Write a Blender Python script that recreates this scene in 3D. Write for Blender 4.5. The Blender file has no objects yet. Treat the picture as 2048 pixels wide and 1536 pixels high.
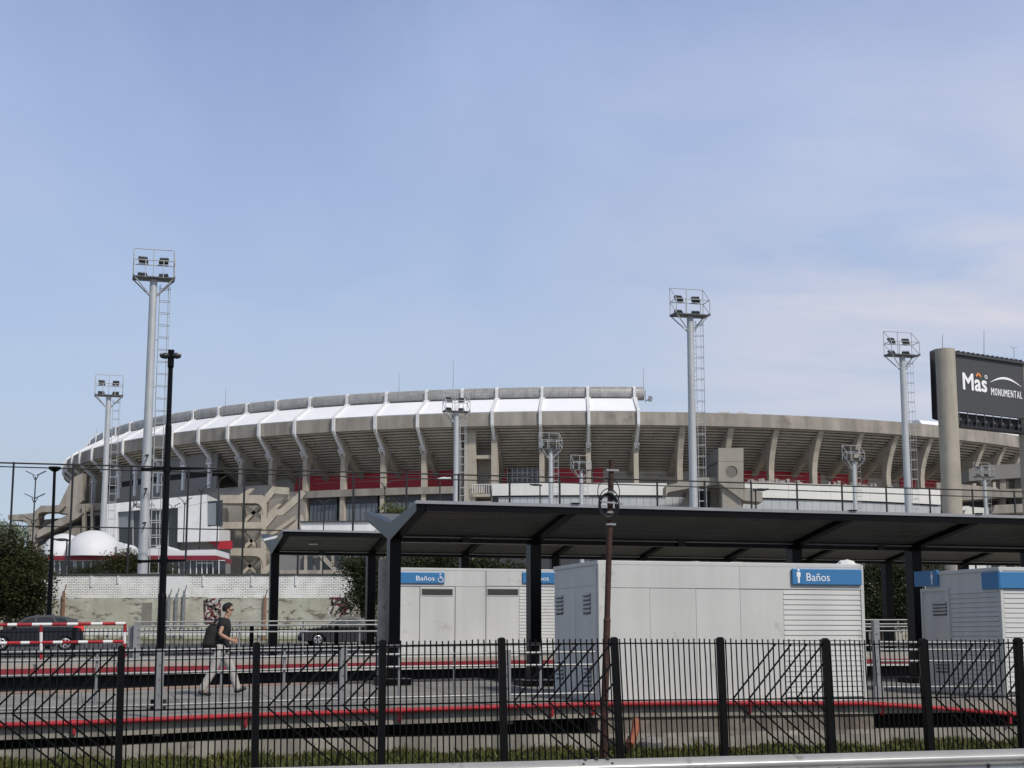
import bpy, bmesh, math, random
from mathutils import Vector, Matrix
random.seed(11)
SC = bpy.context.scene
COL = SC.collection
R = math.radians
PI = math.pi
# ------------------------------------------------------------------ camera model
F = 3100.0                       # focal length in pixels of the 2048 px wide picture
TH = math.atan(512 / F)          # camera looks up by this much
CT, ST = math.cos(TH), math.sin(TH)
LIFT = 1.8                       # eye height; everything is built relative to the eye, lifted at the end

def W(u, v, Y):
    t = (768 - v) / F
    Z = Y * (ST + t * CT) / (CT - t * ST)
    zc = Y * CT + Z * ST
    return Vector(((u - 1024) * zc / F, Y, Z))
def zt(v, Y):
    return W(1024, v, Y).z
def proj(p):
    zc = p[1] * CT + p[2] * ST
    return 1024 + F * p[0] / zc, 768 - F * (p[2] * CT - p[1] * ST) / zc

PH = R(16)
PC, PS = math.cos(PH), math.sin(PH)
DV = Vector((PC, PS, 0)); NV = Vector((-PS, PC, 0)); UP = Vector((0, 0, 1))
def S(s, q, z=0.0):
    return Vector((PC * s - PS * q, PS * s + PC * q, z))
def s_at(u, q, z=-0.5):
    k = (u - 1024) / (F / CT)
    for _ in range(3):
        s = q * (PS + k * PC) / (PC - k * PS)
        Y = PS * s + PC * q
        k = (u - 1024) * (Y * CT + z * ST) / F / Y
    return s

# ------------------------------------------------------------------ mesh builder
class MB:
    def __init__(self, xf=None):
        self.v = []; self.f = []; self.xf = xf
    def add(self, vs, fs):
        b = len(self.v)
        self.v += [Vector(p) for p in vs]
        self.f += [tuple(b + i for i in f) for f in fs]
        return self
    def para(self, o, a, b, c):
        o, a, b, c = Vector(o), Vector(a), Vector(b), Vector(c)
        vs = [o, o + a, o + a + b, o + b, o + c, o + a + c, o + a + b + c, o + b + c]
        return self.add(vs, [(0, 3, 2, 1), (4, 5, 6, 7), (0, 1, 5, 4), (1, 2, 6, 5), (2, 3, 7, 6), (3, 0, 4, 7)])
    def box(self, lo, hi):
        lo, hi = Vector(lo), Vector(hi)
        d = hi - lo
        return self.para(lo, (d.x, 0, 0), (0, d.y, 0), (0, 0, d.z))
    def sbox(self, s0, s1, q0, q1, z0, z1):
        return self.para(S(s0, q0, z0), DV * (s1 - s0), NV * (q1 - q0), UP * (z1 - z0))
    def tube(self, p0, p1, r0, r1=None, n=8, cap=True):
        p0, p1 = Vector(p0), Vector(p1)
        if r1 is None: r1 = r0
        d = (p1 - p0)
        if d.length < 1e-6: return self
        d.normalize()
        a = d.cross(Vector((0, 0, 1)) if abs(d.z) < .9 else Vector((0, 1, 0))).normalized()
        b = d.cross(a)
        vs = []
        for p, r in ((p0, r0), (p1, r1)):
            for i in range(n):
                w = 2 * PI * i / n
                vs.append(p + a * (r * math.cos(w)) + b * (r * math.sin(w)))
        fs = [(i, (i + 1) % n, n + (i + 1) % n, n + i) for i in range(n)]
        if cap: fs += [tuple(range(n - 1, -1, -1)), tuple(range(n, 2 * n))]
        return self.add(vs, fs)
    def path(self, pts, r, n=8, closed=False):
        pts = [Vector(p) for p in pts]
        m = len(pts)
        rings = []
        a = None
        for i, p in enumerate(pts):
            if closed: d = pts[(i + 1) % m] - pts[i - 1]
            else: d = pts[min(i + 1, m - 1)] - pts[max(i - 1, 0)]
            d.normalize()
            if a is None:
                a = d.cross(Vector((0, 0, 1)) if abs(d.z) < .9 else Vector((0, 1, 0))).normalized()
            else:
                a = (a - d * a.dot(d)).normalized()
            b = d.cross(a)
            rr = r[i] if isinstance(r, (list, tuple)) else r
            rings.append([p + a * (rr * math.cos(2 * PI * k / n)) + b * (rr * math.sin(2 * PI * k / n)) for k in range(n)])
        vs = [q for g in rings for q in g]
        fs = []
        for i in range(m if closed else m - 1):
            j = (i + 1) % m
            for k in range(n):
                fs.append((i * n + k, i * n + (k + 1) % n, j * n + (k + 1) % n, j * n + k))
        if not closed:
            fs += [tuple(range(n - 1, -1, -1)), tuple((m - 1) * n + k for k in range(n))]
        return self.add(vs, fs)
    def prism(self, poly, vec):
        poly = [Vector(p) for p in poly]; vec = Vector(vec); n = len(poly)
        vs = poly + [p + vec for p in poly]
        fs = [tuple(range(n - 1, -1, -1)), tuple(range(n, 2 * n))]
        fs += [(i, (i + 1) % n, n + (i + 1) % n, n + i) for i in range(n)]
        return self.add(vs, fs)
    def bar(self, p0, p1, w, h, up=None):
        p0, p1 = Vector(p0), Vector(p1)
        d = (p1 - p0).normalized()
        up = Vector(up) if up is not None else (UP if abs(d.z) < .9 else Vector((0, 1, 0)))
        a = d.cross(up).normalized(); b = a.cross(d).normalized()
        return self.para(p0 - a * w / 2 - b * h / 2, p1 - p0, a * w, b * h)
    def rows(self, rows, closed=False):
        n = len(rows[0])
        vs = [p for r in rows for p in r]
        fs = []
        for i in range(len(rows) - 1):
            for k in range(n if closed else n - 1):
                k2 = (k + 1) % n
                fs.append((i * n + k, i * n + k2, (i + 1) * n + k2, (i + 1) * n + k))
        return self.add(vs, fs)
    def sphere(self, c, rx, ry, rz, nu=12, nv=8):
        c = Vector(c)
        rows = []
        for j in range(nv + 1):
            p = PI * j / nv
            rows.append([c + Vector((rx * math.sin(p) * math.cos(2 * PI * i / nu), ry * math.sin(p) * math.sin(2 * PI * i / nu), rz * math.cos(p))) for i in range(nu)])
        return self.rows(rows, True)
    def build(self, name, mat, parent=None, smooth=None, bevel=0, loc=None, recalc=True):
        vs = self.v
        if self.xf is not None: vs = [self.xf @ p for p in vs]
        if loc is None:
            if parent is not None: loc = wloc(parent)
            else:
                loc = Vector(((min(p.x for p in vs) + max(p.x for p in vs)) / 2, (min(p.y for p in vs) + max(p.y for p in vs)) / 2, min(p.z for p in vs)))
        loc = Vector(loc)
        me = bpy.data.meshes.new(name)
        me.from_pydata([p - loc for p in vs], [], self.f)
        bm = bmesh.new(); bm.from_mesh(me)
        if recalc: bmesh.ops.recalc_face_normals(bm, faces=bm.faces)
        bm.to_mesh(me); bm.free()
        if smooth is not None:
            me.polygons.foreach_set('use_smooth', [True] * len(me.polygons))
            if smooth < 179: me.set_sharp_from_angle(angle=R(smooth))
        me.materials.append(mat)
        ob = bpy.data.objects.new(name, me)
        COL.objects.link(ob)
        if parent is not None: ob.parent = parent
        else: ob.location = loc
        if bevel:
            m = ob.modifiers.new('bevel', 'BEVEL'); m.width = bevel; m.segments = 2; m.limit_method = 'ANGLE'
        return ob

def wloc(o):
    l = Vector((0, 0, 0))
    while o is not None:
        l = l + o.location; o = o.parent
    return l
def tag(o, label=None, cat=None, group=None, kind=None):
    if label: o['label'] = label
    if cat: o['category'] = cat
    if group: o['group'] = group
    if kind: o['kind'] = kind
    return o
def thing(name, loc, label, cat, group=None):
    o = bpy.data.objects.new(name, None); COL.objects.link(o)
    o.empty_display_size = .3
    o.location = loc
    return tag(o, label, cat, group)
def copy_tree(o, loc=None, parent=None):
    c = o.copy(); COL.objects.link(c)
    if parent is not None: c.parent = parent
    if loc is not None: c.location = loc
    for ch in o.children: copy_tree(ch, None, c)
    return c

def text_geo(txt, bold=0.0):
    cu = bpy.data.curves.new('t', 'FONT'); cu.body = txt; cu.size = 1; cu.fill_mode = 'FRONT'
    cu.resolution_u = 3; cu.offset = bold
    ob = bpy.data.objects.new('t', cu); COL.objects.link(ob)
    dg = bpy.context.evaluated_depsgraph_get(); dg.update()
    me = ob.evaluated_get(dg).to_mesh()
    vs = [Vector(v.co) for v in me.vertices]; fs = [tuple(p.vertices) for p in me.polygons]
    ob.evaluated_get(dg).to_mesh_clear()
    bpy.data.objects.remove(ob); bpy.data.curves.remove(cu)
    return vs, fs
def text_mb(mb, txt, o, ax, ay, height=None, width=None, bold=0.0, xs=1.0):
    """letters with their lower left corner at o, running along ax, up along ay"""
    vs, fs = text_geo(txt, bold)
    x0 = min(v.x for v in vs); x1 = max(v.x for v in vs)
    ref, _ = text_geo('H', bold); cap = max(v.y for v in ref)
    sy = height / cap
    sx = sy * xs if width is None else width / (x1 - x0)
    o, ax, ay = Vector(o), Vector(ax).normalized(), Vector(ay).normalized()
    mb.add([o + ax * ((v.x - x0) * sx) + ay * (v.y * sy) for v in vs], fs)
    return (x1 - x0) * sx

# ------------------------------------------------------------------ materials
MATS = {}
def M(name, col, rough=.6, metal=0.0, var=.12, scale=2.0, bump=0.0, bscale=None, streak=0.0, streak_scale=1.5, spec=.5, spots=0.0, spotcol=(.1, .07, .05), spotscale=1.2):
    if name in MATS: return MATS[name]
    m = bpy.data.materials.new(name); m.use_nodes = True
    nt = m.node_tree; nd, lk = nt.nodes, nt.links
    b = nd['Principled BSDF']
    b.inputs['Roughness'].default_value = rough
    b.inputs['Metallic'].default_value = metal
    b.inputs['Specular IOR Level'].default_value = spec
    g = nd.new('ShaderNodeNewGeometry')
    base = tuple(col) + (1,)
    cur = None
    if var > 0:
        n = nd.new('ShaderNodeTexNoise'); n.inputs['Scale'].default_value = scale; n.inputs['Detail'].default_value = 7
        n.inputs['Roughness'].default_value = .62
        lk.new(g.outputs['Position'], n.inputs['Vector'])
        r = nd.new('ShaderNodeValToRGB')
        r.color_ramp.elements[0].position = .3; r.color_ramp.elements[1].position = .7
        r.color_ramp.elements[0].color = tuple(c * (1 - var) for c in col) + (1,)
        r.color_ramp.elements[1].color = tuple(min(1, c * (1 + var)) for c in col) + (1,)
        lk.new(n.outputs['Fac'], r.inputs['Fac']); cur = r.outputs['Color']
    if streak > 0:
        mp = nd.new('ShaderNodeMapping'); mp.inputs['Scale'].default_value = (streak_scale, streak_scale, streak_scale * .06)
        lk.new(g.outputs['Position'], mp.inputs['Vector'])
        n = nd.new('ShaderNodeTexNoise'); n.inputs['Scale'].default_value = 1; n.inputs['Detail'].default_value = 5
        lk.new(mp.outputs['Vector'], n.inputs['Vector'])
        r = nd.new('ShaderNodeValToRGB'); r.color_ramp.elements[0].position = .35; r.color_ramp.elements[1].position = .65
        r.color_ramp.elements[0].color = (1 - streak,) * 3 + (1,); r.color_ramp.elements[1].color = (1, 1, 1, 1)
        lk.new(n.outputs['Fac'], r.inputs['Fac'])
        mx = nd.new('ShaderNodeMix'); mx.data_type = 'RGBA'; mx.blend_type = 'MULTIPLY'; mx.inputs[0].default_value = 1
        if cur is not None: lk.new(cur, mx.inputs[6])
        else: mx.inputs[6].default_value = base
        lk.new(r.outputs['Color'], mx.inputs[7]); cur = mx.outputs[2]
    if spots > 0:
        n = nd.new('ShaderNodeTexNoise'); n.inputs['Scale'].default_value = spotscale; n.inputs['Detail'].default_value = 8; n.inputs['Roughness'].default_value = .7
        lk.new(g.outputs['Position'], n.inputs['Vector'])
        r = nd.new('ShaderNodeValToRGB'); r.color_ramp.elements[0].position = .62 - spots * .25; r.color_ramp.elements[1].position = .70
        lk.new(n.outputs['Fac'], r.inputs['Fac'])
        mx = nd.new('ShaderNodeMix'); mx.data_type = 'RGBA'
        lk.new(r.outputs['Color'], mx.inputs[0])
        if cur is not None: lk.new(cur, mx.inputs[6])
        else: mx.inputs[6].default_value = base
        mx.inputs[7].default_value = tuple(spotcol) + (1,); cur = mx.outputs[2]
    if cur is not None: lk.new(cur, b.inputs['Base Color'])
    else: b.inputs['Base Color'].default_value = base
    if bump > 0:
        n = nd.new('ShaderNodeTexNoise'); n.inputs['Scale'].default_value = bscale or scale * 6; n.inputs['Detail'].default_value = 6
        lk.new(g.outputs['Position'], n.inputs['Vector'])
        bp = nd.new('ShaderNodeBump'); bp.inputs['Strength'].default_value = bump; bp.inputs['Distance'].default_value = .05
        lk.new(n.outputs['Fac'], bp.inputs['Height']); lk.new(bp.outputs['Normal'], b.inputs['Normal'])
    MATS[name] = m
    return m

concrete = M('stadium_concrete', (.345, .315, .272), .85, var=.14, scale=.35, streak=.34, streak_scale=.7, bump=.1, bscale=3, spots=.10, spotcol=(.17, .145, .12), spotscale=.22)
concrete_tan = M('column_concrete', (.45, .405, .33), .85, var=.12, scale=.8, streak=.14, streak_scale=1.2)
concrete_dk = M('underside_concrete', (.47, .42, .35), .9, var=.18, scale=.25, streak=.12, streak_scale=.5, spots=.2, spotcol=(.24, .19, .14), spotscale=.35)
panel_grey = M('grey_facade_panel', (.20, .195, .185), .7, var=.06, scale=.2, streak=.08)
white_steel = M('white_painted_steel', (.73, .735, .74), .45, var=.07, scale=.8, streak=.08)
membrane = M('white_roof_membrane', (.86, .87, .90), .55, var=.03, scale=.3)
white_panel = M('white_facade_panel', (.72, .72, .68), .5, var=.04, scale=.3, streak=.05)
red_wall = M('red_wall_paint', (.50, .030, .040), .6, var=.12, scale=.5)
red_paint = M('red_pipe_paint', (.36, .022, .032), .6, var=.25, scale=3, spec=.35, spots=.08, spotcol=(.16, .03, .03), spotscale=5)
red_white = M('white_pipe_paint', (.78, .78, .76), .45, var=.06)
glass_grey = M('grey_facade_glass', (.16, .18, .20), .12, var=.25, scale=.12, spec=.8)
glass_lt = M('pale_window_strip', (.45, .47, .48), .3, var=.1, scale=.3, spec=.6)
glass_dk = M('dark_glass', (.02, .025, .028), .08, var=.3, scale=.5, spec=.8)
frame_dk = M('dark_window_frame', (.05, .052, .055), .5, var=.1)
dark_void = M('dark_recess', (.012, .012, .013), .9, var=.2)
mast_grey = M('mast_galvanised', (.50, .52, .53), .5, metal=.25, var=.07, scale=1.2, streak=.10, streak_scale=3)
lamp_dk = M('floodlight_housing', (.035, .037, .04), .45, var=.1)
lamp_glass = M('floodlight_lens', (.45, .47, .5), .25, var=.1)
blk = M('black_fence_paint', (.0028, .003, .0036), .5, var=.3, scale=6, spec=.15)
net_black = M('net_post_paint', (.015, .017, .018), .6, var=.15)
charcoal = M('charcoal_steel_paint', (.0022, .0022, .0028), .34, var=.3, scale=1.5, spec=.16, streak=.3)
charcoal_top = M('grey_gutter_metal', (.30, .305, .32), .4, metal=.3, var=.1)
soffit = M('roof_sheet_underside', (.125, .123, .115), .45, var=.14, scale=.7, streak=.1)
galv = M('galvanised_steel', (.30, .31, .31), .42, metal=.45, var=.14, scale=4)
guard = M('guardrail_galvanised', (.44, .44, .435), .36, metal=.45, var=.10, scale=2.5, spots=.06, spotcol=(.22, .2, .18), spotscale=2)
cabin_w = M('cabin_white_sheet', (.58, .582, .56), .42, var=.06, scale=.7, streak=.10, streak_scale=2.5, bump=.05, bscale=.9, spots=.05, spotcol=(.42, .41, .38), spotscale=1.6)
cabin_seam = M('cabin_seam_shadow_gap', (.10, .10, .10), .6, var=.1)  # dark colour behind panels and slats stands in for shade in the gaps
cabin_vent = M('grey_vent_grille', (.09, .09, .085), .5, var=.1)
sign_blue = M('blue_sign_sheet', (.040, .185, .40), .4, var=.03)
sign_white = M('white_sign_vinyl', (.85, .86, .88), .5, var=0)
rust = M('rusty_pole', (.050, .018, .012), .75, var=.5, scale=7, bump=.2, bscale=30, spots=.3, spotcol=(.035, .02, .016), spotscale=4)
cable = M('black_cable_rubber', (.012, .012, .013), .55, var=.1)
asphalt = M('road_asphalt', (.055, .056, .058), .85, var=.2, scale=2, bump=.1, bscale=30)
platform_m = M('platform_paving', (.245, .235, .212), .85, var=.24, scale=.9, spots=.2, spotcol=(.13, .12, .10), spotscale=.8, bump=.05)
kerb_m = M('platform_edge_concrete', (.34, .32, .27), .85, var=.2, scale=1.6, streak=.45, streak_scale=2.2, spots=.18, spotcol=(.10, .09, .07), spotscale=1.5, bump=.15)
tactile = M('tactile_strip', (.30, .20, .14), .85, var=.2, scale=3)
soil = M('verge_soil', (.062, .068, .026), .95, var=.45, scale=2.2, bump=.3)
bounce_ground = M('pale_bounce_paving', (.34, .33, .30), .9, var=.15, scale=.3)  # pale so that it throws light up onto the stand underside
tent_m = M('tent_fabric', (.68, .69, .70), .6, var=.03, scale=.6)
tent_red = M('maroon_fascia', (.20, .012, .025), .5, var=.08)
# ------------------------------------------------------------------ camera, sky, sun
cam = bpy.data.cameras.new('camera'); cam.sensor_width = 36; cam.lens = 36 * F / 2048
cam.clip_end = 5000; cam.clip_start = .1
co = bpy.data.objects.new('camera', cam); COL.objects.link(co)
co.rotation_euler = (PI / 2 + TH, 0, 0); SC.camera = co
wd = bpy.data.worlds.new('World'); SC.world = wd; wd.use_nodes = True
nt = wd.node_tree; nd, lk = nt.nodes, nt.links
bg = nd['Background']
SUN_EL, SUN_AZ = R(44), R(140)          # azimuth measured from +Y towards +X
sky = nd.new('ShaderNodeTexSky'); sky.sky_type = 'NISHITA'; sky.sun_disc = False
sky.sun_elevation = SUN_EL; sky.sun_rotation = SUN_AZ
sky.air_density = 1.0; sky.dust_density = .6; sky.ozone_density = 3.0; sky.altitude = 0
tc = nd.new('ShaderNodeTexCoord')
sep = nd.new('ShaderNodeSeparateXYZ'); lk.new(tc.outputs['Generated'], sep.inputs[0])
# flat cloud sheet: direction / height
zc_ = nd.new('ShaderNodeMath'); zc_.operation = 'MAXIMUM'; zc_.inputs[1].default_value = 0.0; lk.new(sep.outputs['Z'], zc_.inputs[0])
za = nd.new('ShaderNodeMath'); za.operation = 'ADD'; za.inputs[1].default_value = .16; lk.new(zc_.outputs[0], za.inputs[0])
dx = nd.new('ShaderNodeMath'); dx.operation = 'DIVIDE'; lk.new(sep.outputs['X'], dx.inputs[0]); lk.new(za.outputs[0], dx.inputs[1])
dy = nd.new('ShaderNodeMath'); dy.operation = 'DIVIDE'; lk.new(sep.outputs['Y'], dy.inputs[0]); lk.new(za.outputs[0], dy.inputs[1])
cb = nd.new('ShaderNodeCombineXYZ'); lk.new(dx.outputs[0], cb.inputs[0]); lk.new(dy.outputs[0], cb.inputs[1])
mp = nd.new('ShaderNodeMapping'); mp.inputs['Rotation'].default_value = (0, 0, R(-32)); mp.inputs['Scale'].default_value = (1.1, .62, 1); mp.inputs['Location'].default_value = (3.3, 1.2, 0)
lk.new(cb.outputs[0], mp.inputs['Vector'])
cn = nd.new('ShaderNodeTexNoise'); cn.inputs['Scale'].default_value = 1.5; cn.inputs['Detail'].default_value = 9; cn.inputs['Roughness'].default_value = .55; cn.inputs['Distortion'].default_value = .35
lk.new(mp.outputs[0], cn.inputs['Vector'])
cr = nd.new('ShaderNodeValToRGB'); cr.color_ramp.elements[0].position = .36; cr.color_ramp.elements[1].position = .74
cr.color_ramp.elements[0].color = (0, 0, 0, 1); cr.color_ramp.elements[1].color = (1, 1, 1, 1)
lk.new(cn.outputs['Fac'], cr.inputs['Fac'])
# more veil low down and towards the right of the view
el = nd.new('ShaderNodeMapRange'); el.inputs[1].default_value = .07; el.inputs[2].default_value = .38; el.inputs[3].default_value = .88; el.inputs[4].default_value = .40; el.clamp = False
lk.new(sep.outputs['Z'], el.inputs[0])
rx = nd.new('ShaderNodeMapRange'); rx.inputs[1].default_value = -.3; rx.inputs[2].default_value = .35; rx.inputs[3].default_value = -.10; rx.inputs[4].default_value = .02
lk.new(sep.outputs['X'], rx.inputs[0])
ad = nd.new('ShaderNodeMath'); ad.operation = 'ADD'; lk.new(el.outputs[0], ad.inputs[0]); lk.new(rx.outputs[0], ad.inputs[1])
cs = nd.new('ShaderNodeMath'); cs.operation = 'MULTIPLY_ADD'; cs.inputs[1].default_value = .36; cs.use_clamp = True
lk.new(cr.outputs['Color'], cs.inputs[0]); lk.new(ad.outputs[0], cs.inputs[2])
tint = nd.new('ShaderNodeMix'); tint.data_type = 'RGBA'; tint.blend_type = 'MULTIPLY'; tint.inputs[0].default_value = 1
lk.new(sky.outputs['Color'], tint.inputs[6]); tint.inputs[7].default_value = (.96, .95, 1.0, 1)
mx = nd.new('ShaderNodeMix'); mx.data_type = 'RGBA'
lk.new(cs.outputs[0], mx.inputs[0]); lk.new(tint.outputs[2], mx.inputs[6]); veil = nd.new('ShaderNodeMix'); veil.data_type = 'RGBA'
vz = nd.new('ShaderNodeMapRange'); vz.inputs[1].default_value = .05; vz.inputs[2].default_value = .36; lk.new(sep.outputs['Z'], vz.inputs[0])
lk.new(vz.outputs[0], veil.inputs[0]); veil.inputs[6].default_value = (3.85, 4.55, 5.35, 1); veil.inputs[7].default_value = (4.25, 4.95, 7.0, 1)
lk.new(veil.outputs[2], mx.inputs[7])
# pale streaky clouds low on the right
mp2 = nd.new('ShaderNodeMapping'); mp2.inputs['Rotation'].default_value = (0, 0, R(18)); mp2.inputs['Scale'].default_value = (.8, 1.6, 1); mp2.inputs['Location'].default_value = (.4, 2.1, 0)
lk.new(cb.outputs[0], mp2.inputs['Vector'])
c2 = nd.new('ShaderNodeTexNoise'); c2.inputs['Scale'].default_value = 1.5; c2.inputs['Detail'].default_value = 8; c2.inputs['Roughness'].default_value = .58; c2.inputs['Distortion'].default_value = .5
lk.new(mp2.outputs[0], c2.inputs['Vector'])
r2 = nd.new('ShaderNodeMapRange'); r2.inputs[1].default_value = .34; r2.inputs[2].default_value = .60; lk.new(c2.outputs['Fac'], r2.inputs[0])
mxx = nd.new('ShaderNodeMapRange'); mxx.interpolation_type = 'SMOOTHSTEP'; mxx.inputs[1].default_value = -.02; mxx.inputs[2].default_value = .30; lk.new(sep.outputs['X'], mxx.inputs[0])
mzz = nd.new('ShaderNodeMapRange'); mzz.interpolation_type = 'SMOOTHSTEP'; mzz.inputs[1].default_value = .40; mzz.inputs[2].default_value = .22; lk.new(sep.outputs['Z'], mzz.inputs[0])
m1 = nd.new('ShaderNodeMath'); m1.operation = 'MULTIPLY'; lk.new(mxx.outputs[0], m1.inputs[0]); lk.new(mzz.outputs[0], m1.inputs[1])
m2 = nd.new('ShaderNodeMath'); m2.operation = 'MULTIPLY'; lk.new(m1.outputs[0], m2.inputs[0]); lk.new(r2.outputs[0], m2.inputs[1])
cl = nd.new('ShaderNodeMix'); cl.data_type = 'RGBA'; lk.new(m2.outputs[0], cl.inputs[0]); lk.new(mx.outputs[2], cl.inputs[6]); cl.inputs[7].default_value = (5.3, 5.35, 6.1, 1)
oz = nd.new('ShaderNodeMapRange'); oz.interpolation_type = 'SMOOTHSTEP'; oz.inputs[1].default_value = .42; oz.inputs[2].default_value = .80; oz.inputs[4].default_value = .9; lk.new(sep.outputs['Z'], oz.inputs[0])
ov = nd.new('ShaderNodeMix'); ov.data_type = 'RGBA'; lk.new(oz.outputs[0], ov.inputs[0]); lk.new(cl.outputs[2], ov.inputs[6]); ov.inputs[7].default_value = (2.5, 2.55, 2.8, 1)   # grey added overhead, out of view, to take the blue out of the ambient light
lk.new(ov.outputs[2], bg.inputs['Color']); bg.inputs['Strength'].default_value = .124
sl = bpy.data.lights.new('sun', 'SUN'); sl.energy = 2.8; sl.angle = R(5); sl.color = (1, .94, .85)
so = bpy.data.objects.new('sun', sl); COL.objects.link(so)
sd = Vector((math.sin(SUN_AZ) * math.cos(SUN_EL), math.cos(SUN_AZ) * math.cos(SUN_EL), math.sin(SUN_EL)))
so.rotation_euler = sd.to_track_quat('Z', 'Y').to_euler(); so.location = (0, -5, 30)
SC.view_settings.view_transform = 'Standard'; SC.view_settings.look = 'None'; SC.view_settings.exposure = 0; SC.view_settings.gamma = 1
SC.view_settings.use_curve_mapping = False
SC.cycles.max_bounces = 6; SC.cycles.transparent_max_bounces = 8
SC.cycles.use_denoising = True

# ------------------------------------------------------------------ stadium
XC, YC, EA, EB, ER = 12.28, 340.8, 107.5, 102.6, -.126
CE, SE = math.cos(ER), math.sin(ER)
TAB = []
l = 0; prev = None
for i in range(0, 2051):
    t = R(-212 + i * .1)
    ex, ey = EA * math.cos(t), EB * math.sin(t)
    nx, ny = math.cos(t) / EA, math.sin(t) / EB
    p = Vector((XC + ex * CE - ey * SE, YC + ex * SE + ey * CE))
    n = Vector((nx * CE - ny * SE, nx * SE + ny * CE)).normalized()
    if prev is not None: l += (p - prev).length
    prev = p
    TAB.append((l, p, n))
LMAX = l
def OUT(l):
    lo, hi = 0, len(TAB) - 1
    while hi - lo > 1:
        m = (lo + hi) // 2
        if TAB[m][0] <= l: lo = m
        else: hi = m
    a, b = TAB[lo], TAB[hi]
    f = (l - a[0]) / max(1e-6, b[0] - a[0])
    return a[1].lerp(b[1], f), a[2].lerp(b[2], f).normalized()
def SP(l, o, z):
    p, n = OUT(l)
    return Vector((p.x - n.x * o, p.y - n.y * o, z))
TANG = min(range(len(TAB)), key=lambda i: proj((TAB[i][1].x, TAB[i][1].y, 34))[0])
def l_at(u, o=0, z=34):
    best = None
    for i in range(TANG, len(TAB) - 1, 1):
        p, n = TAB[i][1], TAB[i][2]
        uu = proj((p.x - n.x * o, p.y - n.y * o, z))[0]
        if uu >= u: return TAB[i][0]
    return LMAX
def z_on(u, v, o):
    p = SP(l_at(u, o, 28), o, 28)
    return zt(v, p.y)
def sweep(mb, l0, l1, prof, step=1.2, closed=True):
    n = max(1, int(math.ceil((l1 - l0) / step)))
    rows = [[SP(l0 + (l1 - l0) * i / n, o, z) for o, z in prof] for i in range(n + 1)]
    mb.rows(rows, closed)
    if closed:
        b = len(mb.v) - len(prof) * (n + 1); k = len(prof)
        mb.f.append(tuple(b + i for i in range(k))); mb.f.append(tuple(b + n * k + i for i in range(k - 1, -1, -1)))
    return mb
def band(mb, l0, l1, o, z0, z1, th=.3):
    return sweep(mb, l0, l1, [(o, z0), (o, z1), (o + th, z1), (o + th, z0)])
GZ = -.3      # club ground level
TOPZ, PB = 35.0, 32.9
stad = thing('stadium', SP(l_at(1150), 8, GZ), 'large round concrete stadium with white roof ribs and stepped stand underside', 'stadium')
L0 = TAB[TANG][0] - 26
fr_u = [147, 162, 186, 215, 248, 295, 345, 398, 456, 519, 590, 668, 750, 835, 912, 985, 1080, 1177, 1275]
fr_u2 = [1366, 1463, 1555, 1645, 1727, 1797, 1868, 1925, 1975, 2015, 2052, 2085]
fl = [l_at(u, 0, 34) for u in fr_u]
fl = [fl[0] - 15, fl[0] - 7.5] + fl
fr = [l_at(u, 0, 33) for u in fr_u2]
LR = fr[-1] + 8
LEND = l_at(1287, 4.5, 38)      # the new roof stops here
# parapet ring
mb = MB(); sweep(mb, L0, LR, [(-.12, PB), (0, TOPZ), (.55, TOPZ), (.55, PB - .1)]); mb.build('parapet', concrete, stad, smooth=30)
# stepped underside
prof = []
N = 16; o, z = .55, PB - .05
DO, DZ = .60, .365
for i in range(N):
    prof += [(o, z), (o, z - .19), (o + .95, z - .13), (o + .95, z - DZ + .03), (o + DO, z - DZ + .03)]
    o += DO; z -= DZ
OIN, ZIN = o, z
prof += [(OIN, ZIN), (OIN + .3, ZIN), (OIN + .3, PB + 1), (.6, PB + 1)]
mb = MB(); sweep(mb, L0, LR, prof, 1.5); mb.build('stand_underside', concrete_dk, stad)
# concourse back wall, red and grey lengths
ZF = 23.75
def wall(u0, u1, mat, name, z0=ZF, z1=ZIN + .4, o=OIN - .25):
    mb = MB(); band(mb, l_at(u0, o, 26), l_at(u1, o, 26), o, z0, z1, .25); return mb.build(name, mat, stad)
mb = MB(); band(mb, L0, LR, OIN + .05, ZF, ZIN + .5, .4); mb.build('concourse_wall', concrete_dk, stad)
for a, b in ((588, 904), (1003, 1012), (1100, 1172), (1186, 1206), (1488, 1640), (1662, 1735), (1800, 1900)):
    wall(a, b, red_wall, 'red_wall_panel')
wall(160, 172, red_wall, 'red_wall_panel')
mb = MB(); wl0, wl1 = l_at(1014, 10, 26), l_at(1084, 10, 26)
band(mb, wl0, wl1, OIN - .3, ZF + .2, ZIN + .9, .1); gw = mb.build('window_wall', glass_dk, stad)
mb = MB()
for i in range(8):
    ll = wl0 + (wl1 - wl0) * i / 7
    mb.bar(SP(ll, OIN - .36, ZF), SP(ll, OIN - .36, ZIN + .95), .12, .12)
for zz in (ZF + .9, ZF + 1.9, ZF + 2.9, ZIN + .9):
    mb.path([SP(wl0 + (wl1 - wl0) * i / 6, OIN - .36, zz) for i in range(7)], .05, 4)
mb.build('window_frame', white_steel, gw)
# thin rails in front of the red wall
mb = MB()
for zz in (ZF + 1.5, ZF + 2.2):
    mb.path([SP(l_at(600) + (LR - l_at(600)) * i / 80, 4.6, zz) for i in range(81)], .035, 4)
mb.build('concourse_rail', galv, stad)
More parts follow.
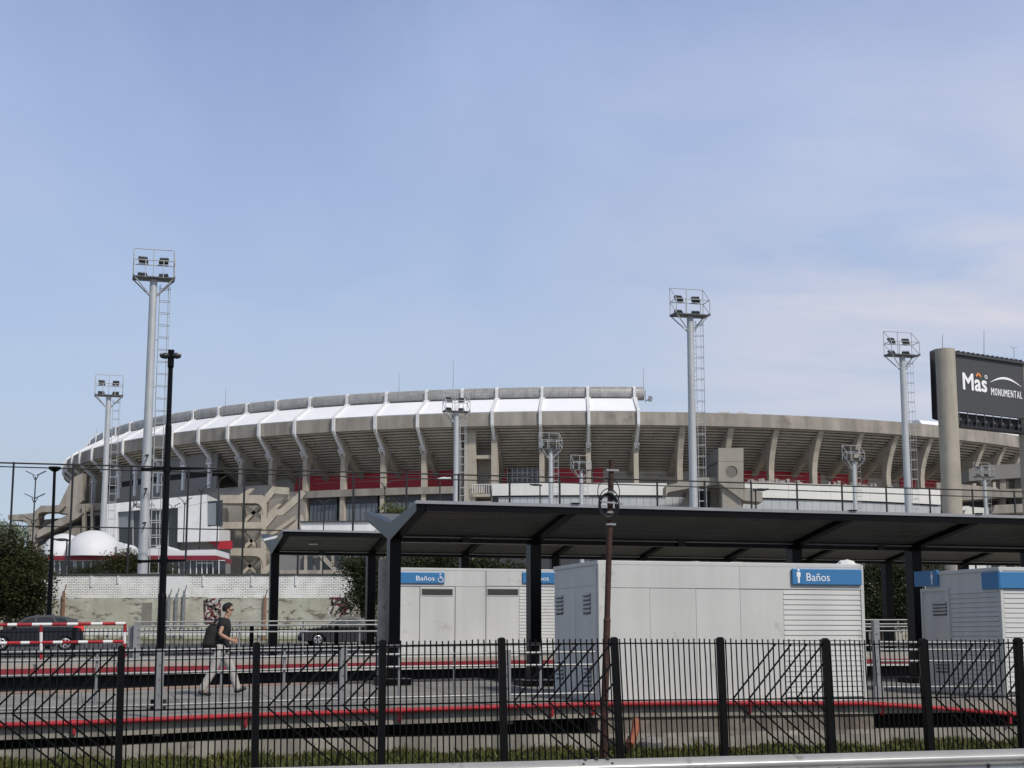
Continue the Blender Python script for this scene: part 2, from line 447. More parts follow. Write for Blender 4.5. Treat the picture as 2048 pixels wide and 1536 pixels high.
# radial concrete frames
def under(o): return PB - .05 - (o - .55) * DZ / DO
def frame(l, w=.76, lower=True, curved=False):
    p, n = OUT(l)
    t = Vector((-n.y, n.x, 0))
    def pt(o, z): return Vector((p.x - n.x * o, p.y - n.y * o, z)) - t * w / 2
    # upper half: curved column joined to the raking beam
    if curved:
        poly = [(3.0, ZF), (3.0, 26.6), (2.75, 28), (2.2, 29.6), (1.4, 31.2), (.4, PB - .1)]
    else:
        poly = [(3.0, ZF), (3.0, 30.1), (.5, PB - .1)]
    poly += [(3.2, under(3.2) + .25), (7, under(7) + .25), (OIN, under(OIN) + .25), (OIN, ZIN - 1.0), (8.2, under(8.2) - 1.15)]
    poly += [(6.2, under(6.2) - 1.15), (5.4, under(5.4) - 1.3), (4.8, 28.6), (4.3, 28.3), (4.05, 27.5), (4.0, 26.4), (4.0, ZF)]
    mb = MB(); mb.prism([pt(a, b) for a, b in poly], t * w)
    f = mb.build('raking_frame', concrete_tan, stad)
    if lower:
        mb = MB(); mb.prism([pt(a, b) for a, b in ((3.0, GZ), (3.0, ZF - .02), (4.2, ZF - .02), (4.2, GZ))], t * w)
        mb.build('column', concrete_tan, stad)
    # two small clips on the beam
    mb = MB()
    for s in (-1, 1):
        pass
    for oo in (2.2, 5.6):
        c = pt(oo, under(oo) - .40); mb = MB()
        mb.para(c - t * .3 + Vector((n.x, n.y, 0)) * .3, t * (w + .6), Vector((-n.x * .9, -n.y * .9, -.5)), Vector((0, 0, .35))); mb.build('beam_bracket', concrete, f)
for i, l in enumerate(fl): frame(l)
for l in fr: frame(l, .9, True, True)
# white steel ribs that carry the new roof
rib = [(2.7, 29.6), (2.2, 30.4), (-.35, 32.7), (-.5, 33.0), (-.5, 35.15), (-.2, 35.5), (3.75, 37.75), (3.95, 37.95), (3.9, 39.3), (4.5, 39.75)]
def white_rib(l, pilaster=False):
    p, n = OUT(l); t = Vector((-n.y, n.x, 0)); w = .44
    mb = MB()
    inn = []
    m = len(rib)
    for i, (o, z) in enumerate(rib):
        a = rib[max(0, i - 1)]; b = rib[min(m - 1, i + 1)]
        d = Vector((b[0] - a[0], b[1] - a[1])).normalized()
        k = .42 if i < 7 else .22
        inn.append((o + d.y * k, z - d.x * k))
    def pt(o, z): return Vector((p.x - n.x * o, p.y - n.y * o, z)) - t * w / 2
    rows = []
    for (a, b) in zip(rib, inn):
        rows.append([pt(*a), pt(*a) + t * w, pt(*b) + t * w, pt(*b)])
    mb.rows(rows, True); mb.f.append((3, 2, 1, 0)); k = len(mb.v); mb.f.append((k - 4, k - 3, k - 2, k - 1))
    ro = mb.build('roof_rib', white_steel, stad)
    mb = MB()
    for s in (-1, 1):                   # cheek plates of the foot
        c = pt(2.9, 29.1) + t * (w / 2 + s * .34)
        mb.para(c - t * .05, t * .1, Vector((n.x * 1.0, n.y * 1.0, 1.0)), Vector((-n.x * .4, -n.y * .4, .45))); mb.build('foot_plate', white_steel, ro); mb = MB()
    c = pt(3.9, 37.3); mb.para(c - t * .25, t * (w + .5), Vector((-n.x * .5, -n.y * .5, .2)), Vector((0, 0, .5)))
    mb.build('tube_saddle', white_steel, ro)
    if pilaster:
        mb = MB()
        q = pt(2.25, 25.4)
        mb.para(q - t * .02, t * (w + .04), Vector((-n.x * .7, -n.y * .7, 0)), UP * 4.2)
        mb.para(q - t * .35 + UP * 4.0 + Vector((n.x, n.y, 0)) * .15, t * (w + .7), Vector((-n.x * .9, -n.y * .9, 0)), UP * .35)
        mb.build('pilaster', white_steel, ro)
for i, l in enumerate(fl): white_rib(l, 3 <= i <= 9)
# roof membrane bays and the perforated edge tube between the ribs
tube_m = M('perforated_tube_sheet', (.37, .365, .355), .5, metal=.2, var=.2, scale=.9, streak=.15, streak_scale=2)
def _grid():
    nt = tube_m.node_tree; nd, lk = nt.nodes, nt.links
    b = nd['Principled BSDF']; src = b.inputs['Base Color'].links[0].from_socket
    g = nd.new('ShaderNodeNewGeometry')
    mp = nd.new('ShaderNodeMapping'); mp.inputs['Rotation'].default_value = (R(90), 0, 0)
    lk.new(g.outputs['Position'], mp.inputs['Vector'])
    br = nd.new('ShaderNodeTexBrick'); br.offset = 0; br.inputs['Scale'].default_value = 1.6; br.inputs['Mortar Size'].default_value = .05
    br.inputs['Color1'].default_value = (.95, .95, .95, 1); br.inputs['Color2'].default_value = (1.12, 1.12, 1.1, 1); br.inputs['Mortar'].default_value = (.78, .78, .78, 1)
    br.inputs['Brick Width'].default_value = .8; br.inputs['Row Height'].default_value = .7
    lk.new(mp.outputs[0], br.inputs['Vector'])
    mx = nd.new('ShaderNodeMix'); mx.data_type = 'RGBA'; mx.blend_type = 'MULTIPLY'; mx.inputs[0].default_value = 1
    lk.new(src, mx.inputs[6]); lk.new(br.outputs['Color'], mx.inputs[7]); lk.new(mx.outputs[2], b.inputs['Base Color'])
_grid()
ends = fl + [LEND]
for a, b in zip(ends[:-1], ends[1:]):
    if b - a > 3:
        mb = MB(); sweep(mb, a + .05, b - .05, [(-.05, TOPZ + .12), (4.15, 37.7), (4.15, 37.55), (.05, TOPZ + .02)], 1.5); mb.build('roof_membrane', membrane, stad, smooth=30)
    pr = []
    for k in range(9):
        w = R(-100 + 200 * k / 8); pr.append((5.0 - .8 * math.cos(w), 38.62 + 1.08 * math.sin(w)))
    mb = MB(); sweep(mb, a - .01, b + .01, pr + [(6.2, 39.3), (6.2, 37.8)], 1.5); mb.build('edge_tube', tube_m, stad, smooth=40)
mb = MB(); 
c = SP(LEND + .25, 4.9, 37.2); mb.bar(c, c + UP * 2.0, .12, .12); mb.bar(c + Vector((.1, 0, .3)), c + Vector((1.2, 0, .7)), .18, .18); mb.box(c + Vector((.5, -.4, .2)), c + Vector((1.0, .3, 1.0)))
mb.box(c + Vector((-2.6, -.6, -.1)), c + Vector((-2.0, 0, .5)))
mb.build('roof_end_fitting', galv, stad)
# low white roof edge that shows above the parapet on the right
mb = MB(); sweep(mb, l_at(1855), LR, [(1.0, TOPZ - .2), (2.0, TOPZ + .95), (3.5, TOPZ + 1.1), (3.5, TOPZ - .2)], 2); mb.build('roof_edge', membrane, stad, smooth=30)
# equipment standing on the rim
mb = MB()
la, lb = l_at(1420, 6, 35), l_at(1519, 6, 35)
sweep(mb, la, lb, [(5, 34.5), (5.6, 35.55), (8, 35.6), (8, 34.5)], 2)
rb = mb.build('rim_platform', concrete, stad)
mb = MB()
for u in (1441, 1446, 1453, 1478, 1484, 1491):
    c = SP(l_at(u, 6, 35), 6.2, 35.5); mb.box(c + Vector((-.35, -.3, 0)), c + Vector((.3, .3, .55))); mb.box(c + Vector((-.2, -.3, .5)), c + Vector((.5, .2, .75)))
mb.build('rim_speaker', white_steel, rb)
# lightning rods
for u, v0, v1, o in ((450, 776, 808, 6), (797, 748, 783, 6), (906, 722, 778, 6), (1287, 737, 776, 5), (170, 857, 880, 6)):
    p = SP(l_at(u, o, 39), o, 0)
    mb = MB(); mb.tube((p.x, p.y, zt(v1, p.y) - .6), (p.x, p.y, zt(v0, p.y)), .055, .03, 5); mb.build('lightning_rod', galv, stad)
# concourse slab and edge beam
mb = MB(); sweep(mb, L0, LR, [(2.7, 22.75), (2.7, ZF + .12), (3.0, ZF + .12), (3.0, ZF - .02), (12.3, ZF - .02), (12.3, 22.75)], 1.5); mb.build('concourse_slab', concrete, stad)
# lower facade bays
def facade(u0, u1, o, v0, v1, mat, name, th=.3, parent=stad):
    la, lb = l_at(u0, o, 20), l_at(u1, o, 20)
    um = (u0 + u1) / 2
    mb = MB(); band(mb, la, lb, o, z_on(um, v1, o), z_on(um, v0, o), th); return mb.build(name, mat, parent)
# plain body behind everything below the concourse
mb = MB(); band(mb, L0, LR, 5.2, GZ, 22.7, .5); mb.build('lower_wall', panel_grey, stad)
lu = [668, 750, 835, 912]
for a, b in zip([610] + lu, lu + [930]):
    la, lb = l_at(a + 8, 3.6, 21), l_at(b + 4, 3.6, 21)
    mb = MB(); band(mb, la, lb, 3.7, 13, 21.6, .12); g = mb.build('glass_bay', glass_grey, stad)
    mb = MB(); band(mb, la, lb, 3.6, 21.6, 22.7, .2)
    for i in range(1, 7):
        ll = la + (lb - la) * i / 7; mb.bar(SP(ll, 3.66, 13), SP(ll, 3.66, 21.6), .08, .06)
    mb.build('glazing_bar', frame_dk, g)
# closed grey facade of the left curve, with its two slit windows
zA, zB, zC, zD = 31.2, 28.35, 27.35, 23.0
la, lb = l_at(205, 2.6, 28), l_at(432, 2.6, 28)
mb = MB()
band(mb, la, lb, 2.62, zB, zA, .5); band(mb, la, lb, 2.62, zD, zC, .5)
mb.build('facade_panel', panel_grey, stad)
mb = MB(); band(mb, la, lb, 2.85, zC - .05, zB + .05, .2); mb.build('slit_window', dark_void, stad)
mb = MB(); band(mb, la, l_at(530, 2.4, 23), 2.35, 20.0, 24.6, .4); mb.build('facade_panel', panel_grey, stad)
mb = MB(); band(mb, lb, l_at(545, 2.5, 25), 2.5, 22.5, 25.2, .4); mb.build('facade_panel', panel_grey, stad)
# white fascia bands in the middle and on the right
def fascia(u0, u1, v0, v1, o, mat, seams, name='fascia_panel'):
    la, lb = l_at(u0, o, 22), l_at(u1, o, 22); um = (u0 + u1) / 2
    z0, z1 = z_on(um, v1, o), z_on(um, v0, o)
    w = (lb - la) / seams
    mb = MB()
    for i in range(seams): band(mb, la + i * w + .02, la + (i + 1) * w - .02, o, z0, z1, .25)
    return mb.build(name, mat, stad)
fascia(984, 1333, 966, 990, .8, white_panel, 3)
fascia(996, 1372, 993.5, 1040, 1.2, glass_lt, 26, 'window_strip')
fascia(1488, 1880, 970, 1000, .8, white_panel, 5)
fascia(1474, 1880, 1003, 1060, 1.2, glass_lt, 27, 'window_strip')
mb = MB(); band(mb, l_at(984, 1, 22), l_at(1880, 1, 22), 1.5, 8, z_on(1430, 968, 1.5) - .6, .3); mb.build('lower_wall', frame_dk, stad)
facade(1876, 2100, 1.0, 975, 998, concrete, 'balcony_band')
facade(1876, 2100, 1.6, 998, 1028, frame_dk, 'dark_window')
# gap in the stand with its stair columns
for u, w in ((941, 1.1), (930, .7), (986, .9)):
    l = l_at(u, .9, 28); p, n = OUT(l); t = Vector((-n.y, n.x, 0)); q = SP(l, 1.6, 12) - t * w / 2
    mb = MB(); mb.para(q, t * w, Vector((-n.x * 1.2, -n.y * 1.2, 0)), UP * (PB - 12.05)); mb.build('stair_column', concrete_tan, stad)
la, lb = l_at(946, 2, 28), l_at(984, 2, 28)
mb = MB(); sweep(mb, la, lb, [(2, 28.05), (2, 28.6), (11, 28.6), (11, 28.05)]); mb.build('stair_landing', concrete_tan, stad)
mb = MB(); sweep(mb, la, lb, [(1.2, 22.0), (1.2, 22.5), (6, 22.5), (6, 22.0)]); band(mb, la, lb, 1.3, 21.0, 21.3, .3); mb.build('stair_landing', concrete_tan, stad)
mb = MB()
for i in range(9):
    ll = la + (lb - la) * i / 8; mb.bar(SP(ll, 1.15, 22.5), SP(ll, 1.15, 23.9), .08, .08)
mb.path([SP(la + (lb - la) * i / 3, 1.15, 23.9) for i in range(4)], .07, 4)
mb.build('balcony_rail', white_steel, stad)
mb = MB(); sweep(mb, la, lb, [(5.6, 22.6), (5.6, 32.6), (5.9, 32.6), (5.9, 22.6)]); mb.build('stair_back_wall', concrete_dk, stad)
# small plants and rooftop clutter along the fascia top
mb = MB()
for i in range(70):
    u = random.choice([random.uniform(1490, 1600), random.uniform(1650, 1780)]); l = l_at(u, 2, 24); z = z_on(1680, 969, 1.2)
    c = SP(l, random.uniform(1.2, 2.2), z - .1); s = random.uniform(.15, .5); mb.box(c, c + Vector((s, s, s * random.uniform(.5, 1.6))))
mb.build('fascia_clutter', M('pale_clutter', (.35, .33, .30), .8, var=.5, scale=3), stad)

# ------------------------------------------------------------------ pieces in front of the stand
def slab(mb, px, Y, depth):
    """outline at its own distance Y, with a real thickness behind it"""
    return mb.prism([W(u, v, Y) for u, v in px], (0, depth, 0))
def arc(cx, cy, rx, ry, a0, a1, n=8):
    return [(cx + rx * math.cos(R(a0 + (a1 - a0) * i / n)), cy - ry * math.sin(R(a0 + (a1 - a0) * i / n))) for i in range(n + 1)]
# stair tower to the left of the middle
YT = 236.0
stair = thing('stair_tower', W(520, 1200, YT + 3), 'concrete outdoor stair tower with arched landings left of the glazed bays', 'staircase')
stair.location.z = GZ
for (vt, vb, k) in ((990, 1006, 0), (1044, 1057, 1), (1096, 1110, 2)):
    mb = MB()
    if k == 1: px = [(444, vt), (526, vt), (526, vb), (444, vb)]
    else: px = [(440, vt), (524, vt), (532, vt + 8), (526, vt + 40)] + arc(510, vt + 34, 15, 18, 0, 90, 8) + [(440, vb)]
    slab(mb, px, YT, 4.5); mb.build('landing', concrete_tan, stair)
for px in ([(522, 996), (533, 992), (530, 1152), (522, 1152)], [(446, 1016), (455, 1016), (455, 1150), (446, 1150)], [(484, 1012), (491, 1012), (491, 1150), (484, 1150)]):
    mb = MB(); slab(mb, px, YT + (.1 if px[0][0] > 500 else 5.5), 1.0); mb.build('column', concrete_tan, stair)
fl1 = [(530, 1006), (530, 990), (545, 973), (577, 975), (577, 989), (548, 987), (535, 1004)]
fl2 = [(529, 1060), (529, 1040), (551, 1019), (562, 1018), (603, 980), (612, 986), (603, 998), (566, 1030), (553, 1031), (535, 1052)]
fl3 = [(560, 1075), (604, 1028), (608, 1050), (583, 1074), (553, 1082)]
fl4 = [(529, 1150), (529, 1136), (546, 1120), (546, 1137)]
for px in (fl1, fl2, fl3, fl4):
    mb = MB(); slab(mb, px, YT + .2, 1.0); mb.build('stair_flight', concrete_tan, stair)
# flights behind, going the other way
for (u0, v0, u1, v1) in ((490, 1046, 530, 1008), (490, 1098, 526, 1064), (486, 1150, 524, 1112), (476, 1010, 526, 1042), (478, 1062, 512, 1096), (478, 1116, 512, 1148), (535, 1035, 575, 998), (540, 1075, 590, 1040)):
    mb = MB(); slab(mb, [(u0, v0), (u0, v0 - 9), (u1, v1 - 9), (u1, v1)], YT + 1.3, 1.4); mb.build('stair_flight', concrete_tan, stair)
mb = MB(); slab(mb, [(478, 990), (500, 977), (509, 977), (496, 990)], YT + 1, 1); mb.build('parapet', concrete_tan, stair)
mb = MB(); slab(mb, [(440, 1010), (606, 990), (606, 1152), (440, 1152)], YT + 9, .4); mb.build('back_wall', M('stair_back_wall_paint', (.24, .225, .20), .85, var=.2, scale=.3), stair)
# the similar stair at the far left edge
YL = 283.0
stl = thing('stair_tower', W(100, 1200, YL + 3), 'grey concrete stair with long ramps at the far left of the stadium', 'staircase')
stl.location.z = GZ
for nm, px, dy in (('landing', [(16, 1030), (48, 1028), (66, 1026), (82, 1011), (118, 1011), (130, 1012), (118, 1024), (96, 1024)] + arc(88, 1032, 13, 8, 90, 150, 5) + [(72, 1052), (66, 1060), (58, 1060), (56, 1052)] + arc(44, 1052, 12, 12, 10, 90, 6) + [(30, 1040), (16, 1039)], 0),
                   ('buttress', [(144, 956), (166, 946), (166, 1000), (140, 1026), (112, 1026), (118, 1010)], 1.5),
                   ('landing', [(112, 1010), (205, 1006), (205, 1018), (145, 1028), (112, 1026)], 1.2),
                   ('stair_flight', [(74, 1062), (144, 1024), (166, 1026), (155, 1036), (74, 1076)], -.5),
                   ('stair_flight', [(70, 1098), (150, 1052), (166, 1052), (166, 1066), (100, 1100)], 1.0),
                   ('column', [(58, 1056), (74, 1056), (74, 1150), (58, 1150)], .1),
                   ('column', [(164, 1010), (170, 1010), (170, 1150), (164, 1150)], .4),
                   ('column', [(181, 1010), (186, 1010), (186, 1150), (181, 1150)], .6)):
    mb = MB(); slab(mb, px, YL + dy, 4.0 if nm != 'column' else 1.4); mb.build(nm, concrete, stl)
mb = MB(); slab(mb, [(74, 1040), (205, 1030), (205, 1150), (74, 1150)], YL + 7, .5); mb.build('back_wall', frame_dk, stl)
# concrete box with the round hole
YB = 231.0
cbx = thing('concrete_tower', W(1462, 1100, YB + 4), 'grey concrete box tower with a round opening left of the white fascia', 'tower')
cbx.location.z = GZ
def plate_hole(mb, u0, v0, u1, v1, cu, cv, r, Y, depth, n=32):
    ang = [2 * PI * i / n + PI / 4 for i in range(n)]
    inner, outer = [], []
    hw, hh = (u1 - u0) / 2, (v1 - v0) / 2
    mu, mv = (u0 + u1) / 2, (v0 + v1) / 2
    for a in ang:
        ca, sa = math.cos(a), math.sin(a)
        inner.append((cu + r * ca, cv - r * sa))
        k = 1 / max(abs(ca), abs(sa))
        outer.append((mu + hw * ca * k, mv - hh * sa * k))
    for d0 in (0, depth):
        vs = [W(u, v, Y) + Vector((0, d0, 0)) for u, v in inner + outer]
        mb.add(vs, [(i, (i + 1) % n, n + (i + 1) % n, n + i) for i in range(n)])
    for ring in (inner, outer):
        vs = [W(u, v, Y) for u, v in ring]; vs += [p + Vector((0, depth, 0)) for p in vs]
        mb.add(vs, [(i, (i + 1) % n, n + (i + 1) % n, n + i) for i in range(n)])
box_c = M('pale_box_concrete', (.33, .31, .265), .85, var=.08, scale=.5, streak=.10)
mb = MB(); slab(mb, [(1437, 896), (1487, 896), (1487, 922.5), (1437, 922.5)], YB, 1.2)
plate_hole(mb, 1437, 923, 1487, 964, 1463, 943.5, 12, YB, 1.2)
mb.build('front_wall', box_c, cbx)
mb = MB(); slab(mb, [(1437, 964.5), (1487.5, 964.5), (1487.5, 1001)], YB, 5); slab(mb, [(1488, 978), (1525, 984), (1525, 1004), (1488, 1001)], YB + .2, 5); mb.build('wedge_base', box_c, cbx)
p0 = W(1437, 896, YB + .05); p1 = W(1437, 958, YB + .05); q0 = W(1408, 914, YB + 13); 
mb = MB(); mb.prism([p0, W(1437, 922, YB + .05), Vector((q0.x, q0.y, zt(937, YB + 13))), q0], (.6, 0, 0)); mb.build('side_wall', panel_grey, cbx)
mb = MB(); mb.prism([W(1437, 921, YB + 2), W(1437, 964, YB + 2), W(1412, 964, YB + 12), W(1412, 926, YB + 12)], (.4, 0, 0)); slab(mb, [(1437, 918), (1487, 918), (1487, 964), (1437, 964)], YB + 6, .4); mb.build('inner_wall', panel_grey, cbx)
mb = MB(); slab(mb, [(1332, 971), (1400, 955), (1444, 955), (1444, 968), (1400, 972), (1338, 984), (1332, 990)], YB + 1.5, 5); slab(mb, [(1372, 968), (1437, 968), (1488, 1004), (1470, 1060), (1372, 1060)], YB + 6, .5); mb.build('ramp_beam', box_c, cbx)
mb = MB(); slab(mb, [(1393, 986), (1420, 982), (1420, 1060), (1393, 1060)], YB + 4, 1); mb.build('dark_opening', dark_void, cbx)
mb = MB(); mb.box((W(1437, 900, YB).x + .5, YB + .6, GZ), (W(1487, 900, YB).x - .4, YB + 9, zt(968, YB))); mb.build('shaft', box_c, cbx)
# concrete structure at the lower right
YR = 226.0
crs = thing('ramp_block', W(1985, 1100, YR + 4), 'grey concrete ramp block below the big screen at the right edge', 'building')
crs.location.z = GZ
for nm, px, dy, dp, mt in (('upper_deck', [(1938, 938), (1968, 930), (2110, 926), (2110, 951), (1938, 962)], 3, 5, panel_grey),
                       ('column', [(2000, 952), (2012, 952), (2012, 1150), (2000, 1150)], 3.5, 1.2, concrete), ('column', [(2030, 926), (2110, 926), (2110, 1150), (2030, 1150)], 5, 3, panel_grey),
                       ('middle_deck', [(1912, 980), (2110, 976), (2110, 992), (1990, 996), (1912, 1001)], 2, 5, concrete),
                       ('lower_deck', [(1990, 1010), (2110, 1005), (2110, 1022), (1985, 1027)], 1, 5, concrete), ('dark_room', [(1912, 995), (2110, 990), (2110, 1150), (1912, 1150)], 8, .5, frame_dk),
                       ('white_kiosk', [(1929, 1013), (1977, 1016), (1980, 1140), (1929, 1140)], -2, 5, white_panel)):
    mb = MB(); slab(mb, px, YR + dy, dp); mb.build(nm, mt, crs)
mb = MB(); slab(mb, [(1914, 1021), (1929, 1012), (1940, 1012), (1932, 1019), (1918, 1024)], YR - 3, 3); mb.build('kiosk_canopy', white_panel, crs)
# big screen on two round pillars
scr = thing('big_screen', W(1975, 1100, 203), 'dark grey stadium screen between two round concrete pillars', 'screen')
scr.location.z = GZ
pil_m = M('pillar_concrete', (.40, .365, .30), .85, var=.12, scale=.5, streak=.22, streak_scale=1.2)
for uu, vt, Yp in ((1890, 699, 199.0), (2050, 728, 208.5)):
    c = W(uu, vt, Yp); w = 20.0 * Yp / 3142
    mb = MB(); mb.tube((c.x, Yp, GZ), (c.x, Yp, c.z), w, n=28); mb.build('pillar', pil_m, scr, smooth=40)
A = W(1911, 708, 200.0); B = W(2045, 729, 207.3)
A2 = W(1914, 819, 200.0); B2 = W(2045, 840, 207.3)
ex = (B - A); ex.z = 0; sw = ex.length; ex.normalize(); sn = Vector((ex.y, -ex.x, 0))
if sn.y > 0: sn = -sn
zt0 = (A.z + B.z) / 2; zb0 = (A2.z + B2.z) / 2
A = Vector((A.x, A.y, zb0))
mb = MB(); mb.para(A, ex * sw, -sn * .5, UP * (zt0 - zb0)); panel = mb.build('screen_panel', M('screen_dark_grey', (.052, .055, .058), .55, var=.04, scale=1), scr)
mb = MB(); 
hM = 4.6
def lt(x, z): return A + ex * x + UP * z + sn * .06
H_ = zt0 - zb0
vs_w = sw
for k_ in range(7):
    a_ = 2 * PI * k_ / 6; r_b = 0 if k_ == 6 else H_ * .011
    text_mb(mb, 'Mas', lt(vs_w * .085 + r_b * math.cos(a_), H_ * .40 + r_b * math.sin(a_)) + sn * .004 * k_, ex, UP, H_ * .285, width=vs_w * .345)
mb.path([lt(vs_w * .425 + .22 * math.cos(R(a)), H_ * .665 + .22 * math.sin(R(a))) for a in range(0, 360, 30)], .07, 6, True)
x_ = .494
for ch_ in 'MONUMENTAL':
    w_ = {'M': .042, 'N': .036, 'O': .034, 'U': .034, 'E': .027, 'T': .032, 'A': .036, 'L': .027}[ch_]
    for k_ in (-1, 0, 1): text_mb(mb, ch_, lt(vs_w * x_ + k_ * .024, H_ * .355) + sn * .004 * (k_ + 1), ex, UP, H_ * .13, width=vs_w * w_)
    x_ += w_ + .0135
vs = []; n = 24
for i in range(n + 1):
    f = i / n; x = vs_w * (.485 + .475 * f); z = H_ * (.565 + .105 * math.sin(PI * (f * .93 + .05))); th = H_ * .038 * math.sin(PI * min(1, f * .97 + .015)) + .02
    vs += [lt(x, z), lt(x, z + th)]
mb.add(vs, [(2 * i, 2 * i + 2, 2 * i + 3, 2 * i + 1) for i in range(n)])
mb.build('lettering', M('screen_white_letters', (.86, .86, .86), .5, var=0), panel, recalc=False)
mb = MB()
for k in (-1, 1): mb.bar(lt(vs_w * .315, H_ * .715), lt(vs_w * .315 + k * vs_w * .035, H_ * .655), .06, .26, up=UP)
mb.build('orange_chevron', M('screen_orange', (.75, .27, .08), .5, var=0), panel)
mb = MB(); mb.para(A + UP * (H_ - .05) - sn * .7 - ex * .4, ex * (sw + .6), sn * 1.1, UP * .35)
for i in range(14): mb.para(A + UP * (H_ + .3) + ex * (i * sw / 14), ex * .35, sn * .5, UP * .15)
mb.build('top_frame', frame_dk, scr)
mb = MB(); mb.para(A - UP * 2.05 - sn * .9, ex * (sw + .2), -sn * .3, UP * 2.0)
mb.para(A - UP * 2.05 - sn * .9, ex * (sw + .2), sn * 1.2, UP * .25)
sp = mb.build('speaker_box', M('speaker_black', (.012, .013, .017), .6, var=.2), scr)
for i in range(9): mb = MB(); mb.bar(A + ex * (i * sw / 8) + sn * .1 - UP * 1.95, A + ex * (i * sw / 8) + sn * .1, .1, .12); mb.build('divider', frame_dk, sp)
mb = MB()
for i in range(8): c = A + ex * ((i + .5) * sw / 8) - sn * .5 - UP * 1.1; mb = MB(); mb.sphere(c, .35, .25, .35, 10, 6); mb.build('spot_lamp', lamp_dk, sp)
c = W(1866, 700, 201); d = W(1866, 842, 201)
mb = MB(); mb.prism([W(1859, 703, 200.5), W(1873, 697, 203), W(1878, 842, 203), W(1864, 838, 200.5)], (.9, .9, 0)); mb.build('side_panel', M('speaker_black', (.012, .013, .017)), scr)
for u, v0, v1 in ((1885, 668, 699), (1968, 660, 712), (2028, 697, 722)):
    Y = 202.0 + (u - 1885) * .04; a = W(u, v1 + 6, Y); b = W(u, v0, Y)
    mb = MB(); mb.tube(a, b, .06, .03, 5)
    if u == 2028:
        for k in (-1, 1): mb.bar(b, b + Vector((k * .45, 0, .25)), .06, .06)
    mb.build('antenna', galv, scr)
# white entrance hall at the left with its glass front
YE = 225.0
ent = thing('entrance_hall', W(330, 1150, YE + 6), 'white entrance hall with tall glass front and sign band left of the stair tower', 'building')
ent.location.z = GZ
mb = MB(); slab(mb, [(204, 1009), (413, 989), (413, 1004), (360, 1015), (204, 1026)], YE, 9); fb = mb.build('sign_band', white_steel, ent)
mb = MB(); slab(mb, [(356, 1015.5), (413, 1004.5), (413, 1053.5), (438, 1053.5), (438, 1082), (355, 1084)], YE + .05, 9); mb.build('white_wall', white_steel, ent)
mb = MB(); slab(mb, [(202, 1009), (235, 1009), (235, 1112), (202, 1112)], YE - .1, 9); mb.build('white_wall', white_steel, ent)
mb = MB(); slab(mb, [(235, 1024), (356, 1014), (356, 1112), (235, 1112)], YE + .8, .3); g = mb.build('glass_front', glass_dk, ent)
mb = MB(); slab(mb, [(235, 1024), (265, 1022), (265, 1054), (235, 1056)], YE + .6, .15); mb.build('window_blind', glass_grey, g)
mb = MB()
for u in (265, 291, 298, 312, 318, 335): slab(mb, [(u, 1020), (u + 1.6, 1020), (u + 1.6, 1110), (u, 1110)], YE + .55, .2)
for v in (1040, 1074, 1090): slab(mb, [(296, v), (322, v), (322, v + 1.5), (296, v + 1.5)], YE + .5, .2)
mb.build('window_frame', M('pale_window_frame', (.42, .43, .44), .4, var=.05), g)
mb = MB(); slab(mb, [(265, 1014), (313, 1009), (313, 1016), (265, 1021)], YE - .5, .4); mb.build('sign_ledge', white_steel, fb)
mb = MB(); text_mb(mb, 'Mas', W(266, 1015.5, YE - .5), (1, -.0, .0), UP, .95, width=1.3, bold=.02); text_mb(mb, 'MONUMENTAL', W(288, 1013, YE - .5), (1, 0, 0), UP, .42, width=1.6, bold=.02)
mb.build('lettering', M('grey_letters', (.16, .16, .17), .5, var=0), fb, recalc=False)
mb = MB(); slab(mb, [(413, 1003), (445, 1000), (445, 1052), (413, 1052)], YE + 1, .3); w2 = mb.build('window', glass_dk, ent)
mb = MB(); slab(mb, [(415, 1007), (432, 1006), (432, 1050), (415, 1050)], YE + .9, .05); mb.build('pane', glass_grey, w2)
mb = MB(); slab(mb, [(355, 1084.5), (460, 1082.5), (460, 1150), (355, 1150)], YE + 2, .5); mb.build('grey_wall', panel_grey, ent)
mb = MB(); slab(mb, [(415, 1083), (464, 1081), (464, 1098), (436, 1098), (428, 1090)], YE + 1.2, .4); mb.build('red_panel', M('bright_red_panel', (.38, .015, .025), .5, var=.08), ent)
# low white building behind the shelters
YW = 222.0
wb = thing('white_annex', W(680, 1100, YW + 4), 'long low white flat roofed building below the glazed bays', 'building')
wb.location.z = GZ
mb = MB(); slab(mb, [(602, 1045), (735, 1043), (760, 1066), (760, 1074), (602, 1074)], YW, 8); mb.build('wall', white_steel, wb)
mb = MB(); slab(mb, [(600, 1042), (740, 1041), (740, 1043.5), (600, 1045)], YW - .3, 8.6); mb.build('roof', frame_dk, wb)
mb = MB(); slab(mb, [(560, 1106), (700, 1106), (700, 1152), (560, 1152)], YW + 2, .5)
ww = mb.build('lower_wall', panel_grey, wb)
mb = MB()
for u in (608, 640, 662, 700): slab(mb, [(u, 1106), (u + 6, 1106), (u + 6, 1150), (u, 1150)], YW + 1.2, .7)
slab(mb, [(632, 1106), (644, 1106), (676, 1140), (664, 1140)], YW + 1.0, .5); slab(mb, [(560, 1140), (700, 1140), (700, 1152), (560, 1152)], YW + .9, .4)
mb.build('lower_frame', concrete, ww)
mb = MB()
for u in (610, 648, 670): mb = MB(); slab(mb, [(u, 1112), (u + 16, 1112), (u + 16, 1140), (u, 1140)], YW + 1.7, .2); mb.build('window', glass_dk, ww)
